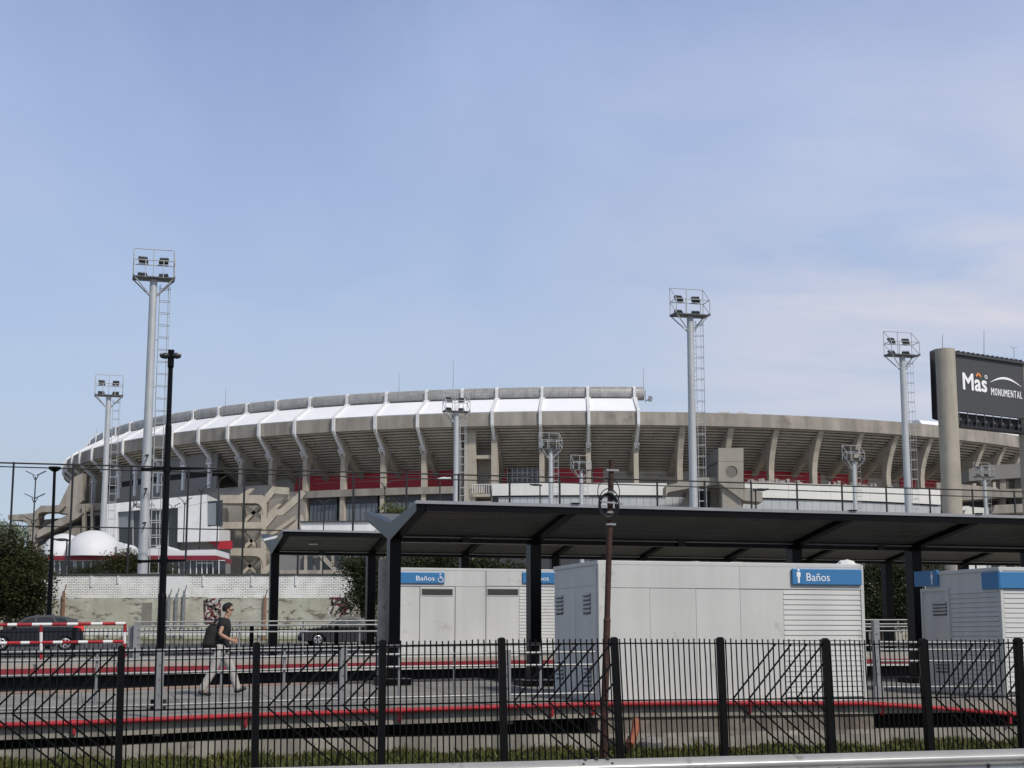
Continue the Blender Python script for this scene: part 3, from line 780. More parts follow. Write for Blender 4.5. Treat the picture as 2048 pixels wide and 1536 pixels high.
# ------------------------------------------------------------------ floodlight masts
ROT = Matrix.Rotation(PH, 4, 'Z')
MH = 25.0
def make_mast(loc):
    r = thing('floodlight_mast', loc, 'x', 'floodlight mast', 'tall floodlight masts around the club')
    L = Vector(loc)
    X = Matrix.Translation(L) @ ROT
    zp = MH - 2.15
    mb = MB(X); mb.tube((0, 0, 0), (0, 0, zp), .33, .235, 20); mb.tube((0, 0, 0), (0, 0, .06), .5, n=20); mb.build('pole', mast_grey, r, smooth=40)
    mb = MB(X); mb.box((-1.28, -.62, zp), (1.28, .62, zp + .07)); mb.box((-1.3, -.64, zp + .002), (-1.22, .64, zp + .14)); mb.box((1.22, -.64, zp + .002), (1.3, .64, zp + .14)); mb.build('platform', M('mast_platform_grating', (.10, .105, .11), .6, var=.15), r)
    mb = MB(X); g = .032
    for x in (-1.26, 0, 1.26):
        mb.tube((x, .6, zp), (x, .6, zp + 2.1), g, n=5)
    for z in (1.05, 2.1): mb.tube((-1.28, .6, zp + z), (1.28, .6, zp + z), g, n=5)
    for x in (-1.26, -.55, .55, 1.26): mb.tube((x, -.6, zp), (x, -.6, zp + 1.1), g, n=5)
    mb.tube((-1.26, -.6, zp + 1.1), (1.26, -.6, zp + 1.1), g, n=5)
    for x in (-1.26, 1.26):
        mb.tube((x, .6, zp + 2.1), (x, -.6, zp + 1.1), g, n=5); mb.tube((x, .6, zp + 1.05), (x, -.6, zp + 1.1), g, n=5); mb.tube((x, .6, zp + 1.05), (x, -.6, zp + .05), g, n=5)
    mb.build('guard_frame', mast_grey, r)
    mb = MB(X)
    for x in (-1.2, 1.2):
        for y in (-.55, .55): mb.tube((x, y, zp), (x * .14, y * .2, zp - 1.1), .045, n=6)
    mb.build('brace', mast_grey, r)
    for x in (-.68, .62):
        for z in (.28, 1.32):
            c = Vector((x, .45, zp + z)); tw = .18 if x < 0 else -.18
            rt = Matrix.Translation(c) @ Matrix.Rotation(tw, 4, 'Z') @ Matrix.Rotation(R(-38), 4, 'X')
            mb = MB(X @ rt); mb.box((-.29, -.09, -.22), (.29, .07, .22))
            for k in range(6): mb.box((-.26 + k * .095, -.16, -.2), (-.22 + k * .095, -.092, .2))
            fl_ = mb.build('floodlight', lamp_dk, r)
            mb = MB(X @ rt); mb.box((-.26, .072, -.19), (.26, .085, .19)); mb.box((-.33, -.03, -.34), (-.3, .03, .05)); mb.box((.3, -.03, -.34), (.33, .03, .05)); mb.box((-.33, -.03, -.37), (.33, .03, -.34)); mb.build('lens', lamp_glass, fl_)
    mb = MB(X)
    x0, x1 = .42, 1.08
    for y in (-.0,): 
        mb.tube((x0, y, 2.4), (x0, y, zp - .3), .022, n=5); mb.tube((x0, y + .42, 2.4), (x0, y + .42, zp - .3), .022, n=5)
    z = 2.6
    while z < zp - .3: mb.tube((x0, 0, z), (x0, .42, z), .014, n=4, cap=False); z += .32
    z = 2.8
    while z < zp - .2:
        hoop = [(x0, 0, z), (x0 + .3, -.06, z), (x1 - .12, 0, z), (x1, .21, z), (x1 - .12, .42, z), (x0 + .3, .48, z), (x0, .42, z)]
        mb.path(hoop, .019, 4); z += .78
    for p in ((x1, .21), (x1 - .12, 0), (x1 - .12, .42)): mb.tube((p[0], p[1], 2.8), (p[0], p[1], zp - .35), .013, n=4)
    z = 4
    while z < zp: mb.tube((.24, .21, z), (x0, .21, z), .025, n=4); z += 3
    mb.build('ladder', mast_grey, r)
    return r
def mast_Y(v):
    Y = 100.0
    for _ in range(20): Y *= (MH + GZ) / zt(v, Y)
    return Y
mast_spec = [(310, 493, 'tallest looking grey floodlight mast, behind the dark twin headed lamp post'),
             (219.5, 747, 'smaller looking floodlight mast left of the tallest one, above the white domes'),
             (1379, 573, 'grey floodlight mast standing left of the concrete box with the round opening'),
             (1802, 660, 'grey floodlight mast just left of the big dark screen'),
             (913, 782, 'grey floodlight mast in front of the gap in the stand, beside the tall columns'),
             (1101, 864, 'short looking floodlight mast in front of the white fascia, right of the window wall'),
             (1162, 909, 'lowest looking floodlight mast before the white fascia, left of the rusty pole'),
             (1706, 889, 'short looking floodlight mast before the right hand stand, between two taller masts'),
             (1967, 924, 'short looking floodlight mast by the white kiosk below the big screen')]
proto = None
for u, v, lab in mast_spec:
    Y = mast_Y(v); p = W(u, v, Y); loc = Vector((p.x, Y, GZ))
    if proto is None: proto = make_mast(loc); o = proto
    else: o = copy_tree(proto, loc)
    o['label'] = lab
# grip hooks on the nearest mast pole (dark brackets)
for v in (918, 985, 1053):
    Y = mast_Y(493); z = zt(v, Y)
    mb = MB(); c = Vector((proto.location.x + .05, Y, z)); mb.bar(c + Vector((.10, -.3, .2)), c + Vector((.0, -.45, -.18)), .06, .09); mb.bar(c + Vector((-.08, -.3, .2)), c + Vector((.14, -.36, .23)), .06, .07); mb.build('pole_bracket', lamp_dk, proto)

# ------------------------------------------------------------------ lamps in the club grounds
def vlamp(u, v, Y, lab, spread=.75, arms=1):
    p = W(u, v, Y); r = thing('park_lamp', (p.x, Y, GZ), lab, 'lamp post', 'slim lamp posts with forked heads')
    zt_ = p.z - .55
    mb = MB(); mb.tube((p.x, Y, GZ), (p.x, Y, zt_), .11, .06, 8); mb.build('pole', net_black, r)
    mb = MB()
    for a in range(arms):
        z = zt_ - a * 2.2
        for k in (-1, 1):
            mb.tube((p.x, Y, z - .4), (p.x + k * .28, Y, z + .1), .045, n=5)
    mb.build('fork', net_black, r)
    for a in range(arms):
        z = zt_ - a * 2.2
        for k in (-1, 1):
            mb = MB(); mb.bar((p.x + k * .1, Y, z + .12), (p.x + k * spread * 1.15, Y, z + .55), .22, .07); mb.build('lamp_head', lamp_dk, r)
    return r
vlamp(72, 942, 150, 'forked lamp post with several branching heads at the far left', .85, 4)
vlamp(370, 995, 185, 'forked lamp post before the white wall of the entrance hall')
vlamp(403, 970, 165, 'taller forked lamp post at the right edge of the entrance hall')
vlamp(347, 1006, 200, 'forked lamp post right beside the dark twin headed lamp post')
vlamp(648, 998, 190, 'pale forked lamp post before the dark bay right of the stair tower')
vlamp(770, 961, 165, 'forked lamp post above the left tip of the near shelter roof')
vlamp(438, 952, 190, 'forked lamp post rising above the left end of the stair tower')
def flatlamp(u, v, Y, lab, side=1, mat=None):
    p = W(u, v, Y); r = thing('street_lamp', (p.x, Y, GZ), lab, 'street lamp', 'single headed street lamps in the club grounds')
    mb = MB(); mb.tube((p.x, Y, GZ), (p.x, Y, p.z), .08, .06, 8); mb.build('pole', net_black, r)
    mb = MB(); mb.bar((p.x - side * .2, Y, p.z), (p.x + side * 1.0, Y, p.z + .1), .35, .12); mb.sphere((p.x + side * .4, Y, p.z + .06), .5, .2, .12, 10, 6); mb.build('lamp_head', mat or lamp_dk, r, smooth=40)
flatlamp(880, 958, 140, 'street lamp with a white head left of the mast at the stand gap', 1, white_steel)
flatlamp(1080, 971, 150, 'small dark headed street lamp before the white fascia', -1)
flatlamp(1511, 981, 120, 'dark flat headed street lamp right of the concrete box tower', 1)
flatlamp(134, 1081, 118, 'little white pole lamp in front of the two tent domes', -1)

# ------------------------------------------------------------------ net fence behind the wall
QN = 96.7
NZ = lambda s: .0
top_u = [(0, 925), (1300, 959), (2048, 983)]
def net_top(u): 
    if u < 1300: return 925 + 34 * u / 1300
    return 959 + 24 * (u - 1300) / 748
net = thing('net_fence', S(15, QN, GZ), 'tall dark ball fence with thin posts and long wires behind the brick wall', 'fence')
s0 = s_at(18, QN, 5); 
rows = {0: [], 1: [], 2: []}
i = -1
while True:
    s = s0 + i * 3.42; p = S(s, QN, 0); u = proj((p.x, p.y, 8))[0]
    if u > 2120: break
    v = net_top(u); z = zt(v, p.y)
    mb = MB(); mb.tube((p.x, p.y, GZ), (p.x, p.y, z + .05), .065, n=6); mb.build('post', net_black, net)
    rows[0].append(Vector((p.x, p.y, z - .02))); rows[1].append(Vector((p.x, p.y, z - .25 - .012 * i))); rows[2].append(Vector((p.x, p.y, z * .64)))
    i += 1
for k in rows:
    mb = MB(); mb.path(rows[k], .05 if k == 0 else .038, 5); mb.build('cable', net_black, net)

# ------------------------------------------------------------------ ground
def grid_sheet(name, qs, s0, s1, mat, n=40, kind='structure'):
    mb = MB(); mb.rows([[S(s0 + (s1 - s0) * i / n, q, z) for i in range(n + 1)] for q, z in qs])
    o = mb.build(name, mat); tag(o, kind=kind); return o
prof_g = [(-60, -1.8), (24, -1.8), (40, -1.8), (50, -.62), (60, -.54), (78, -.40), (87.5, -.02), (98, .1), (112, -.3), (600, -.3), (3500, -.4)]
gs = grid_sheet('ground', prof_g, -1500, 1500, soil, 60)
grid_sheet('busway_lane', [(32.4, -1.79), (40.3, -1.75)], -60, 120, asphalt)
grid_sheet('car_road', [(58, -.548), (60, -.532), (78, -.388), (82.5, -.18)], -120, 160, asphalt)
grid_sheet('bounce_yard', [(101, .03), (112, -.28), (330, -.28)], -160, 260, bounce_ground)  # unseen pale sheet added behind the wall to bounce light under the stand
grid_sheet('near_road', [(-40, -1.79), (11.5, -1.79)], -80, 80, asphalt)
grid_sheet('road_verge', [(83, -.15), (87.5, 0.0), (92, .06)], -120, 160, M('verge_grass', (.085, .105, .03), .95, var=.4, scale=1.5))
mb = MB(); mb.sbox(-120, 160, 82.6, 82.85, -.3, -.03); tag(mb.build('road_kerb', kerb_m), kind='structure')

# ------------------------------------------------------------------ brick and plaster wall
YWL = 91.0
wall_t = thing('boundary_wall', (W(380, 1200, YWL).x, YWL, 0), 'long boundary wall, whitewashed brick above and stained patchy plaster below', 'wall')
bm_ = bpy.data.materials.new('whitewashed_brick'); bm_.use_nodes = True
nt = bm_.node_tree; nd, lk = nt.nodes, nt.links; b = nd['Principled BSDF']; b.inputs['Roughness'].default_value = .8
g = nd.new('ShaderNodeNewGeometry'); mp = nd.new('ShaderNodeMapping'); mp.inputs['Rotation'].default_value = (R(-90), 0, 0); lk.new(g.outputs['Position'], mp.inputs['Vector'])
br = nd.new('ShaderNodeTexBrick'); br.inputs['Scale'].default_value = 1; br.inputs['Brick Width'].default_value = .27; br.inputs['Row Height'].default_value = .098; br.inputs['Mortar Size'].default_value = .013; br.inputs['Mortar Smooth'].default_value = .1
br.inputs['Color1'].default_value = (.92, .92, .89, 1); br.inputs['Color2'].default_value = (.80, .80, .77, 1); br.inputs['Mortar'].default_value = (.22, .21, .195, 1)
lk.new(mp.outputs[0], br.inputs['Vector'])
n = nd.new('ShaderNodeTexNoise'); n.inputs['Scale'].default_value = 1.3; n.inputs['Detail'].default_value = 8; lk.new(g.outputs['Position'], n.inputs['Vector'])
r_ = nd.new('ShaderNodeValToRGB'); r_.color_ramp.elements[0].position = .42; r_.color_ramp.elements[1].position = .62; lk.new(n.outputs['Fac'], r_.inputs['Fac'])
mx = nd.new('ShaderNodeMix'); mx.data_type = 'RGBA'; mxf = nd.new('ShaderNodeMath'); mxf.operation = 'MULTIPLY'; mxf.inputs[1].default_value = .6; lk.new(r_.outputs['Color'], mxf.inputs[0])
lk.new(mxf.outputs[0], mx.inputs[0]); lk.new(br.outputs['Color'], mx.inputs[6]); mx.inputs[7].default_value = (.90, .90, .87, 1); lk.new(mx.outputs[2], b.inputs['Base Color'])
bp = nd.new('ShaderNodeBump'); bp.inputs['Strength'].default_value = .5; bp.inputs['Distance'].default_value = .03; lk.new(br.outputs['Fac'], bp.inputs['Height']); bp.invert = True; lk.new(bp.outputs['Normal'], b.inputs['Normal'])
# patchy plaster
pl = bpy.data.materials.new('patchy_plaster'); pl.use_nodes = True
nt = pl.node_tree; nd, lk = nt.nodes, nt.links; b = nd['Principled BSDF']; b.inputs['Roughness'].default_value = .9
g = nd.new('ShaderNodeNewGeometry')
def nz(scale, detail=7, rough=.6, map_=None):
    n = nd.new('ShaderNodeTexNoise'); n.inputs['Scale'].default_value = scale; n.inputs['Detail'].default_value = detail; n.inputs['Roughness'].default_value = rough
    if map_:
        mp = nd.new('ShaderNodeMapping'); mp.inputs['Scale'].default_value = map_; lk.new(g.outputs['Position'], mp.inputs['Vector']); lk.new(mp.outputs[0], n.inputs['Vector'])
    else: lk.new(g.outputs['Position'], n.inputs['Vector'])
    return n.outputs['Fac']
def ramp(f, a, b_, ca, cb_):
    r = nd.new('ShaderNodeValToRGB'); r.color_ramp.elements[0].position = a; r.color_ramp.elements[1].position = b_
    r.color_ramp.elements[0].color = tuple(ca) + (1,); r.color_ramp.elements[1].color = tuple(cb_) + (1,); lk.new(f, r.inputs['Fac']); return r.outputs['Color']
def mix(f, a, b_, mode='MIX'):
    m = nd.new('ShaderNodeMix'); m.data_type = 'RGBA'; m.blend_type = mode
    for s_, k in ((f, 0), (a, 6), (b_, 7)):
        if isinstance(s_, (int, float)): m.inputs[k].default_value = s_
        elif isinstance(s_, tuple): m.inputs[k].default_value = s_ + (1,)
        else: lk.new(s_, m.inputs[k])
    return m.outputs[2]
c = ramp(nz(.9), .3, .7, (.37, .355, .29), (.60, .585, .51))
c = mix(ramp(nz(.13, 5, .55), .50, .70, (0, 0, 0), (.75, .75, .75)), c, (.48, .51, .40))
c = mix(ramp(nz(1.1, 9, .72, (.6, 1, 1.6)), .53, .60, (0, 0, 0), (1, 1, 1)), c, (.20, .18, .15))
c = mix(ramp(nz(.8, 9, .74), .60, .63, (0, 0, 0), (1, 1, 1)), c, (.10, .075, .06))
c = mix(.35, c, ramp(nz(1, 5, .6, (1.2, 1.2, .07)), .35, .65, (.55, .55, .52), (1, 1, 1)), 'MULTIPLY')
lk.new(c, b.inputs['Base Color'])
wx0, wx1 = W(-60, 1200, YWL).x, W(2300, 1200, YWL).x
zw = zt(1151, YWL); zm = zt(1196, YWL)
mb = MB(); mb.box((wx0, YWL, zm), (wx1, YWL + .3, zw)); mb.build('brick_band', bm_, wall_t)
mb = MB(); n = 80
vs = []
for i in range(n + 1):
    x = wx0 + (wx1 - wx0) * i / n; z = zm + random.uniform(-.05, .06)
    vs += [(x, YWL - .035, -.2), (x, YWL - .035, z), (x, YWL + .25, z), (x, YWL + .25, -.2)]
mb.rows([vs[4 * i:4 * i + 4] for i in range(n + 1)], True); mb.build('plaster_band', pl, wall_t)
mb = MB(); mb.box((wx0, YWL - .06, zw), (wx1, YWL + .36, zw + .1)); mb.build('coping', M('dark_coping', (.06, .06, .058), .8), wall_t)
mb = MB(); mb.box((W(361, 0, YWL).x, YWL - .05, zt(1195, YWL)), (W(419, 0, YWL).x, YWL - .005, zt(1154, YWL))); mb.build('white_patch', M('fresh_white_paint', (.74, .75, .74), .7, var=.03), wall_t)
for u, v1 in ((139, 1174), (234, 1174), (284, 1167), (444, 1172), (535, 1172), (618, 1172)):
    mb = MB(); x = W(u, 0, YWL).x; mb.box((x - .05, YWL - .07, zt(v1, YWL)), (x + .05, YWL - .01, zw - .02)); mb.build('rail_bracket', white_steel, wall_t)
for u, v0, mt in ((182, 1186, M('rust_post', (.26, .14, .09), .8, var=.3)), (380, 1196, galv), (394, 1194, galv), (408, 1188, galv), (560, 1196, M('rust_post', (.26, .14, .09)))):
    x = W(u, 0, YWL - .3).x; z0, z1 = zt(1258, YWL - .3), zt(v0, YWL - .3)
    mb = MB(); mb.box((x - .07, YWL - .2, -.1), (x + .07, YWL - .06, z1)); mb.bar((x, YWL - .13, z1), (x + .16, YWL - .3, z1 + .5), .05, .05); mb.build('fence_post_stub', mt, wall_t)
mb = MB(); mb.box((W(331, 0, YWL).x, YWL - .06, zt(1250, YWL)), (W(350, 0, YWL).x, YWL - .04, zt(1205, YWL))); mb.build('blocked_opening', M('grey_infill', (.22, .21, .185), .9, var=.2, scale=2), wall_t)
for k, (u0, u1, v0, v1) in enumerate(((409, 440, 1198, 1250), (655, 702, 1196, 1233))):
    mb = MB(); cols = [[], [], []]
    ms = (M('graffiti_white', (.62, .58, .58), .8, var=.1), M('graffiti_maroon', (.20, .05, .055), .8, var=.2), M('graffiti_dark', (.06, .05, .05), .8, var=.2))
    mbs = [MB(), MB(), MB()]
    rg = random.Random(5 + k)
    for j in range(46):
        u, v = rg.uniform(u0, u1), rg.uniform(v0, v1); q = rg.randrange(3)
        pts = []; a = rg.uniform(0, 6.28)
        for t_ in range(7):
            pts.append(W(min(u1, max(u0, u)), min(v1, max(v0, v)), YWL - .05 - .004 * q)); a += rg.uniform(-.9, .9); u += 2.6 * math.cos(a); v += 2.6 * math.sin(a)
        for a_, b_ in zip(pts[:-1], pts[1:]):
            if (b_ - a_).length > .01: mbs[q].bar(a_, b_, .004, rg.uniform(.05, .13), up=(0, 1, 0)) if False else mbs[q].bar(a_, b_, rg.uniform(.05, .14), .004, up=(0, 1, 0))
    for q in range(3): mbs[q].build('graffiti', ms[q], wall_t)

# guard rail along the far side of the road
gr = thing('roadside_guardrail', S(6, 83.6, -.2), 'pale low guardrail along the grass strip before the wall', 'guardrail')
mb = MB(); mb.sbox(-60, 60, 83.7, 83.78, .25, .55); mb.build('rail', M('pale_guardrail', (.62, .63, .6), .45, metal=.2, var=.1), gr)
for i in range(24):
    s = -16 + i * 2.6; mb = MB(); mb.sbox(s, s + .12, 83.8, 83.92, -.2, .5); mb.build('post', galv, gr)

# ------------------------------------------------------------------ tent pavilion behind the wall
YTN = 128.0
tp = thing('tent_pavilion', (W(200, 1150, YTN).x, YTN, GZ), 'white domed tent pavilion with maroon fascia and glass doors behind the wall', 'pavilion')
zf1, zf0 = zt(1111, YTN), zt(1120, YTN)
for u, hw, v in ((128, 42, 1066), (187, 54, 1062)):
    c = W(u, 1111, YTN + 3 - (u > 150) * 1.5); a = hw * YTN / 3142 * 1.05; h = zt(v, YTN + 3) - zf1
    mb = MB(); rws = []
    for j in range(9):
        w = PI / 2 * j / 8
        rws.append([Vector((c.x + a * math.cos(w) * math.cos(2 * PI * i / 32), c.y + 2.9 * math.cos(w) * math.sin(2 * PI * i / 32), zf1 - .05 + h * math.sin(w))) for i in range(32)])
    mb.rows(rws, True); mb.build('dome', tent_m, tp, smooth=60)
mb = MB()
px = [(234, 1083), (242, 1089), (252, 1094), (264, 1097), (278, 1099), (292, 1099), (304, 1097), (316, 1092), (323, 1089), (332, 1093), (342, 1099), (352, 1102), (380, 1100), (432, 1099), (432, 1111), (234, 1111)]
slab(mb, px, YTN, 6); mb.build('swooping_canopy', tent_m, tp, smooth=20)
mb = MB(); slab(mb, [(96, 1111.5), (435, 1111.5), (435, 1120), (96, 1120)], YTN - .2, 6.5); mb.build('fascia', tent_red, tp)
mb = MB(); slab(mb, [(92, 1120.5), (450, 1120.5), (450, 1165), (92, 1165)], YTN + .4, .2); gf = mb.build('glass_front', glass_dk, tp)
mb = MB()
for u in [94, 104, 108, 119, 132, 147, 151, 165, 181, 345, 357, 368, 380, 392, 403, 413, 425, 437]: slab(mb, [(u, 1120.5), (u + 1.6, 1120.5), (u + 1.6, 1165), (u, 1165)], YTN + .3, .1)
for a, b_ in ((94, 120), (392, 426)): slab(mb, [(a, 1125), (b_, 1125), (b_, 1127), (a, 1127)], YTN + .28, .1)
slab(mb, [(92, 1120.2), (450, 1120.2), (450, 1121.5), (92, 1121.5)], YTN + .27, .1)
mb.build('door_frame', white_steel, gf)

# ------------------------------------------------------------------ trees
def foliage(name, a, b_, trans=.25):
    if name in MATS: return MATS[name]
    m = bpy.data.materials.new(name); m.use_nodes = True
    nt = m.node_tree; nd, lk = nt.nodes, nt.links; b = nd['Principled BSDF']; b.inputs['Roughness'].default_value = .7; b.inputs['Specular IOR Level'].default_value = .25
    g = nd.new('ShaderNodeNewGeometry'); r = nd.new('ShaderNodeValToRGB')
    r.color_ramp.elements[0].color = tuple(a) + (1,); r.color_ramp.elements[1].color = tuple(b_) + (1,)
    lk.new(g.outputs['Random Per Island'], r.inputs['Fac']); lk.new(r.outputs['Color'], b.inputs['Base Color'])
    tr = nd.new('ShaderNodeBsdfTranslucent'); lk.new(r.outputs['Color'], tr.inputs['Color'])
    mxs = nd.new('ShaderNodeMixShader'); mxs.inputs[0].default_value = trans
    out = nd['Material Output']; lk.new(b.outputs[0], mxs.inputs[1]); lk.new(tr.outputs[0], mxs.inputs[2]); lk.new(mxs.outputs[0], out.inputs['Surface'])
    MATS[name] = m; return m
leaf_olive = foliage('olive_leaves', (.018, .022, .007), (.062, .068, .021))
leaf_dark = foliage('dark_leaves', (.012, .019, .007), (.048, .060, .020))
leaf_yel = foliage('yellowish_leaves', (.05, .07, .02), (.15, .17, .05))
bark = M('tree_bark', (.075, .058, .045), .9, var=.3, scale=4)
def leaves(mb, blobs, n, size, rg):
    nb = []
    for b in blobs:                      # break every lobe into ragged clumps of uneven size
        nb.append((b[0], b[1], b[2], b[3] * .78, b[4] * .78, b[5] * .78))
        for _ in range(11):
            d = Vector((rg.gauss(0, 1), rg.gauss(0, 1), rg.gauss(0, 1))).normalized(); k = rg.uniform(.65, 1.12); f = rg.uniform(.16, .42)
            nb.append((b[0] + d.x * b[3] * k, b[1] + d.y * b[4] * k, b[2] + d.z * b[5] * k, b[3] * f, b[4] * f, b[5] * f))
    blobs = nb
    ws = [b[3] * b[4] * b[5] for b in blobs]; tot = sum(ws)
    for b, w in zip(blobs, ws):
        k = int(n * w / tot) + 4
        # leaf clumps: pick twig centres near the shell, scatter leaves round them
        tw = []
        for _ in range(max(6, k // 14)):
            d = Vector((rg.gauss(0, 1), rg.gauss(0, 1), rg.gauss(0, 1))).normalized(); rr = rg.uniform(.45, 1.05) ** .6
            tw.append(Vector((b[0] + d.x * b[3] * rr, b[1] + d.y * b[4] * rr, b[2] + d.z * b[5] * rr)))
        for _ in range(k):
            c = rg.choice(tw) + Vector((rg.gauss(0, 1), rg.gauss(0, 1), rg.gauss(0, .8))) * size * 1.6
            a = Vector((rg.gauss(0, 1), rg.gauss(0, 1), rg.gauss(0, .7))).normalized(); e = a.cross(Vector((rg.gauss(0, 1), rg.gauss(0, 1), rg.gauss(0, 1)))).normalized()
            l = size * rg.uniform(.6, 1.4); w_ = l * rg.uniform(.35, .55)
            mb.add([c - a * l * .5, c + e * w_ * .5, c + a * l * .5, c - e * w_ * .5], [(0, 1, 2, 3)])
def tree(loc, trunk, blobs, n, size, lab, mat, seed=1, name='leafy_tree', cat='tree', group=None, hang=False):
    rg = random.Random(seed); L = Vector(loc)
    r = thing(name, L, lab, cat, group)
    if trunk:
        mb = MB(); h, rad, lean = trunk
        top = L + Vector((lean, 0, h))
        mb.path([L - UP * .2, L + Vector((lean * .3, 0, h * .4)), L + Vector((lean * .6, .1, h * .75)), top], [rad * 1.3, rad, rad * .8, rad * .6], 9)
        for b in blobs:
            c = L + Vector(b[:3]); mb.path([L + Vector((lean * .6, .05, h * .7)), (top + c) / 2 + Vector((0, 0, .2)), c], [rad * .5, rad * .3, rad * .1], 6)
        mb.build('trunk', bark, r)
    if not trunk:
        bpy.data.objects.remove(r); mb = MB(); leaves(mb, [(L.x + b[0], L.y + b[1], L.z + b[2], b[3], b[4], b[5]) for b in blobs], n, size, rg)
        return tag(mb.build(name, mat, recalc=False), lab, cat, group)
    mb = MB(); leaves(mb, [(L.x + b[0], L.y + b[1], L.z + b[2], b[3], b[4], b[5]) for b in blobs], n, size, rg)
    mb.build('crown', mat, r, recalc=False)
    return r
def tree_px(u, vb, Y, pb, *a, **k):
    """crown lobes given as (u, v, half width px, half height px, depth offset)"""
    L = Vector((W(u, vb, Y).x, Y, zt(vb, Y))); bl = []
    for (uu, vv, ru, rv, dy) in pb:
        p = W(uu, vv, Y + dy); m = (Y + dy) / 3142
        bl.append((p.x - L.x, dy, p.z - L.z, ru * m, max(ru, rv) * m * .8, rv * m))
    return tree(L, a[0], bl, *a[1:], **k)
tree_px(10, 1284, 85, [(-40, 1110, 60, 55, 0), (20, 1105, 45, 40, .5), (62, 1120, 30, 36, -.5), (75, 1165, 28, 38, .2), (30, 1165, 52, 45, -.6), (-30, 1190, 55, 45, .3), (50, 1205, 36, 30, 0), (88, 1150, 14, 22, -.3), (10, 1215, 30, 18, .2), (60, 1195, 38, 45, 1.0), (30, 1130, 60, 50, 1.2), (78, 1215, 22, 26, .6), (10, 1190, 60, 50, 1.6)], (2.4, .22, .3), 30000, .18,
        'big olive green tree at the left edge, hanging over the wall', leaf_olive, seed=3)
tree_px(730, 1275, 87, [(712, 1145, 28, 28, 0), (735, 1135, 30, 22, .5), (722, 1185, 26, 36, -.3), (740, 1195, 22, 34, .3), (700, 1130, 16, 14, 0), (745, 1165, 20, 50, .4), (690, 1118, 14, 8, 0)], (2.2, .16, -.3), 9000, .16,
        'dark leafy tree before the wall, left of the toilet cabin with the wheelchair sign', leaf_dark, seed=5)
tree_px(880, 1275, 87.5, [(790, 1140, 40, 22, 0), (850, 1132, 45, 24, .5), (910, 1130, 42, 24, 0), (965, 1134, 40, 22, .3), (1020, 1142, 40, 20, 0)], (2.5, .15, .3), 9000, .17,
        'row of dark tree foliage showing between cabin roof and shelter', leaf_dark, seed=6)
tree_px(1765, 1275, 87.3, [(1745, 1165, 26, 45, 0), (1775, 1155, 30, 50, .6), (1730, 1205, 22, 34, -.3), (1790, 1200, 28, 40, 0), (1815, 1165, 24, 45, .5), (1760, 1225, 34, 22, 0), (1700, 1175, 24, 40, .4), (1740, 1235, 40, 22, .5), (1790, 1235, 40, 22, .6), (1825, 1215, 26, 40, .3)], (2.2, .18, .2), 22000, .16,
        'dark dense tree behind the shelter posts, between two toilet cabins', leaf_dark, seed=7)
tree_px(1866, 1200, 120, [(1862, 1118, 14, 14, 0), (1870, 1130, 13, 12, .3), (1852, 1132, 10, 12, -.2)], (2.4, .1, 0), 1800, .16,
        'small olive tree beside the concrete screen pillar, above the cabin roof', leaf_olive, seed=8)
tree_px(788, 1160, 140, [(788, 1022, 22, 14, 0), (778, 1040, 18, 20, .3), (802, 1040, 18, 20, -.3)], (5, .1, 0), 2400, .22,
        'feathery yellowish green treetop above the left tip of the shelter', leaf_yel, seed=9)
tree_px(250, 1170, 112, [(228, 1128, 24, 18, 0), (255, 1122, 28, 20, .3), (282, 1130, 26, 18, -.2), (240, 1142, 30, 14, 0), (310, 1136, 22, 14, .3), (330, 1142, 22, 12, 0)], None, 6500, .17,
        'rounded olive bush behind the wall between the two left masts', leaf_olive, seed=10, name='bush', cat='bush')
tree_px(168, 1170, 116, [(150, 1145, 14, 8, 0), (172, 1146, 16, 9, .3), (195, 1140, 14, 14, 0)], None, 1800, .16,
        'low dark bush before the glass front of the tent pavilion', leaf_dark, seed=12, name='bush', cat='bush')
tree_px(30, 1200, 330, [(-10, 1062, 30, 16, 0), (22, 1066, 24, 14, 5), (50, 1070, 18, 12, 0)], (8, .3, 0), 2200, .7,
        'pale distant tree low on the horizon at the far left', foliage('pale_far_leaves', (.16, .20, .14), (.30, .34, .26)), seed=13)

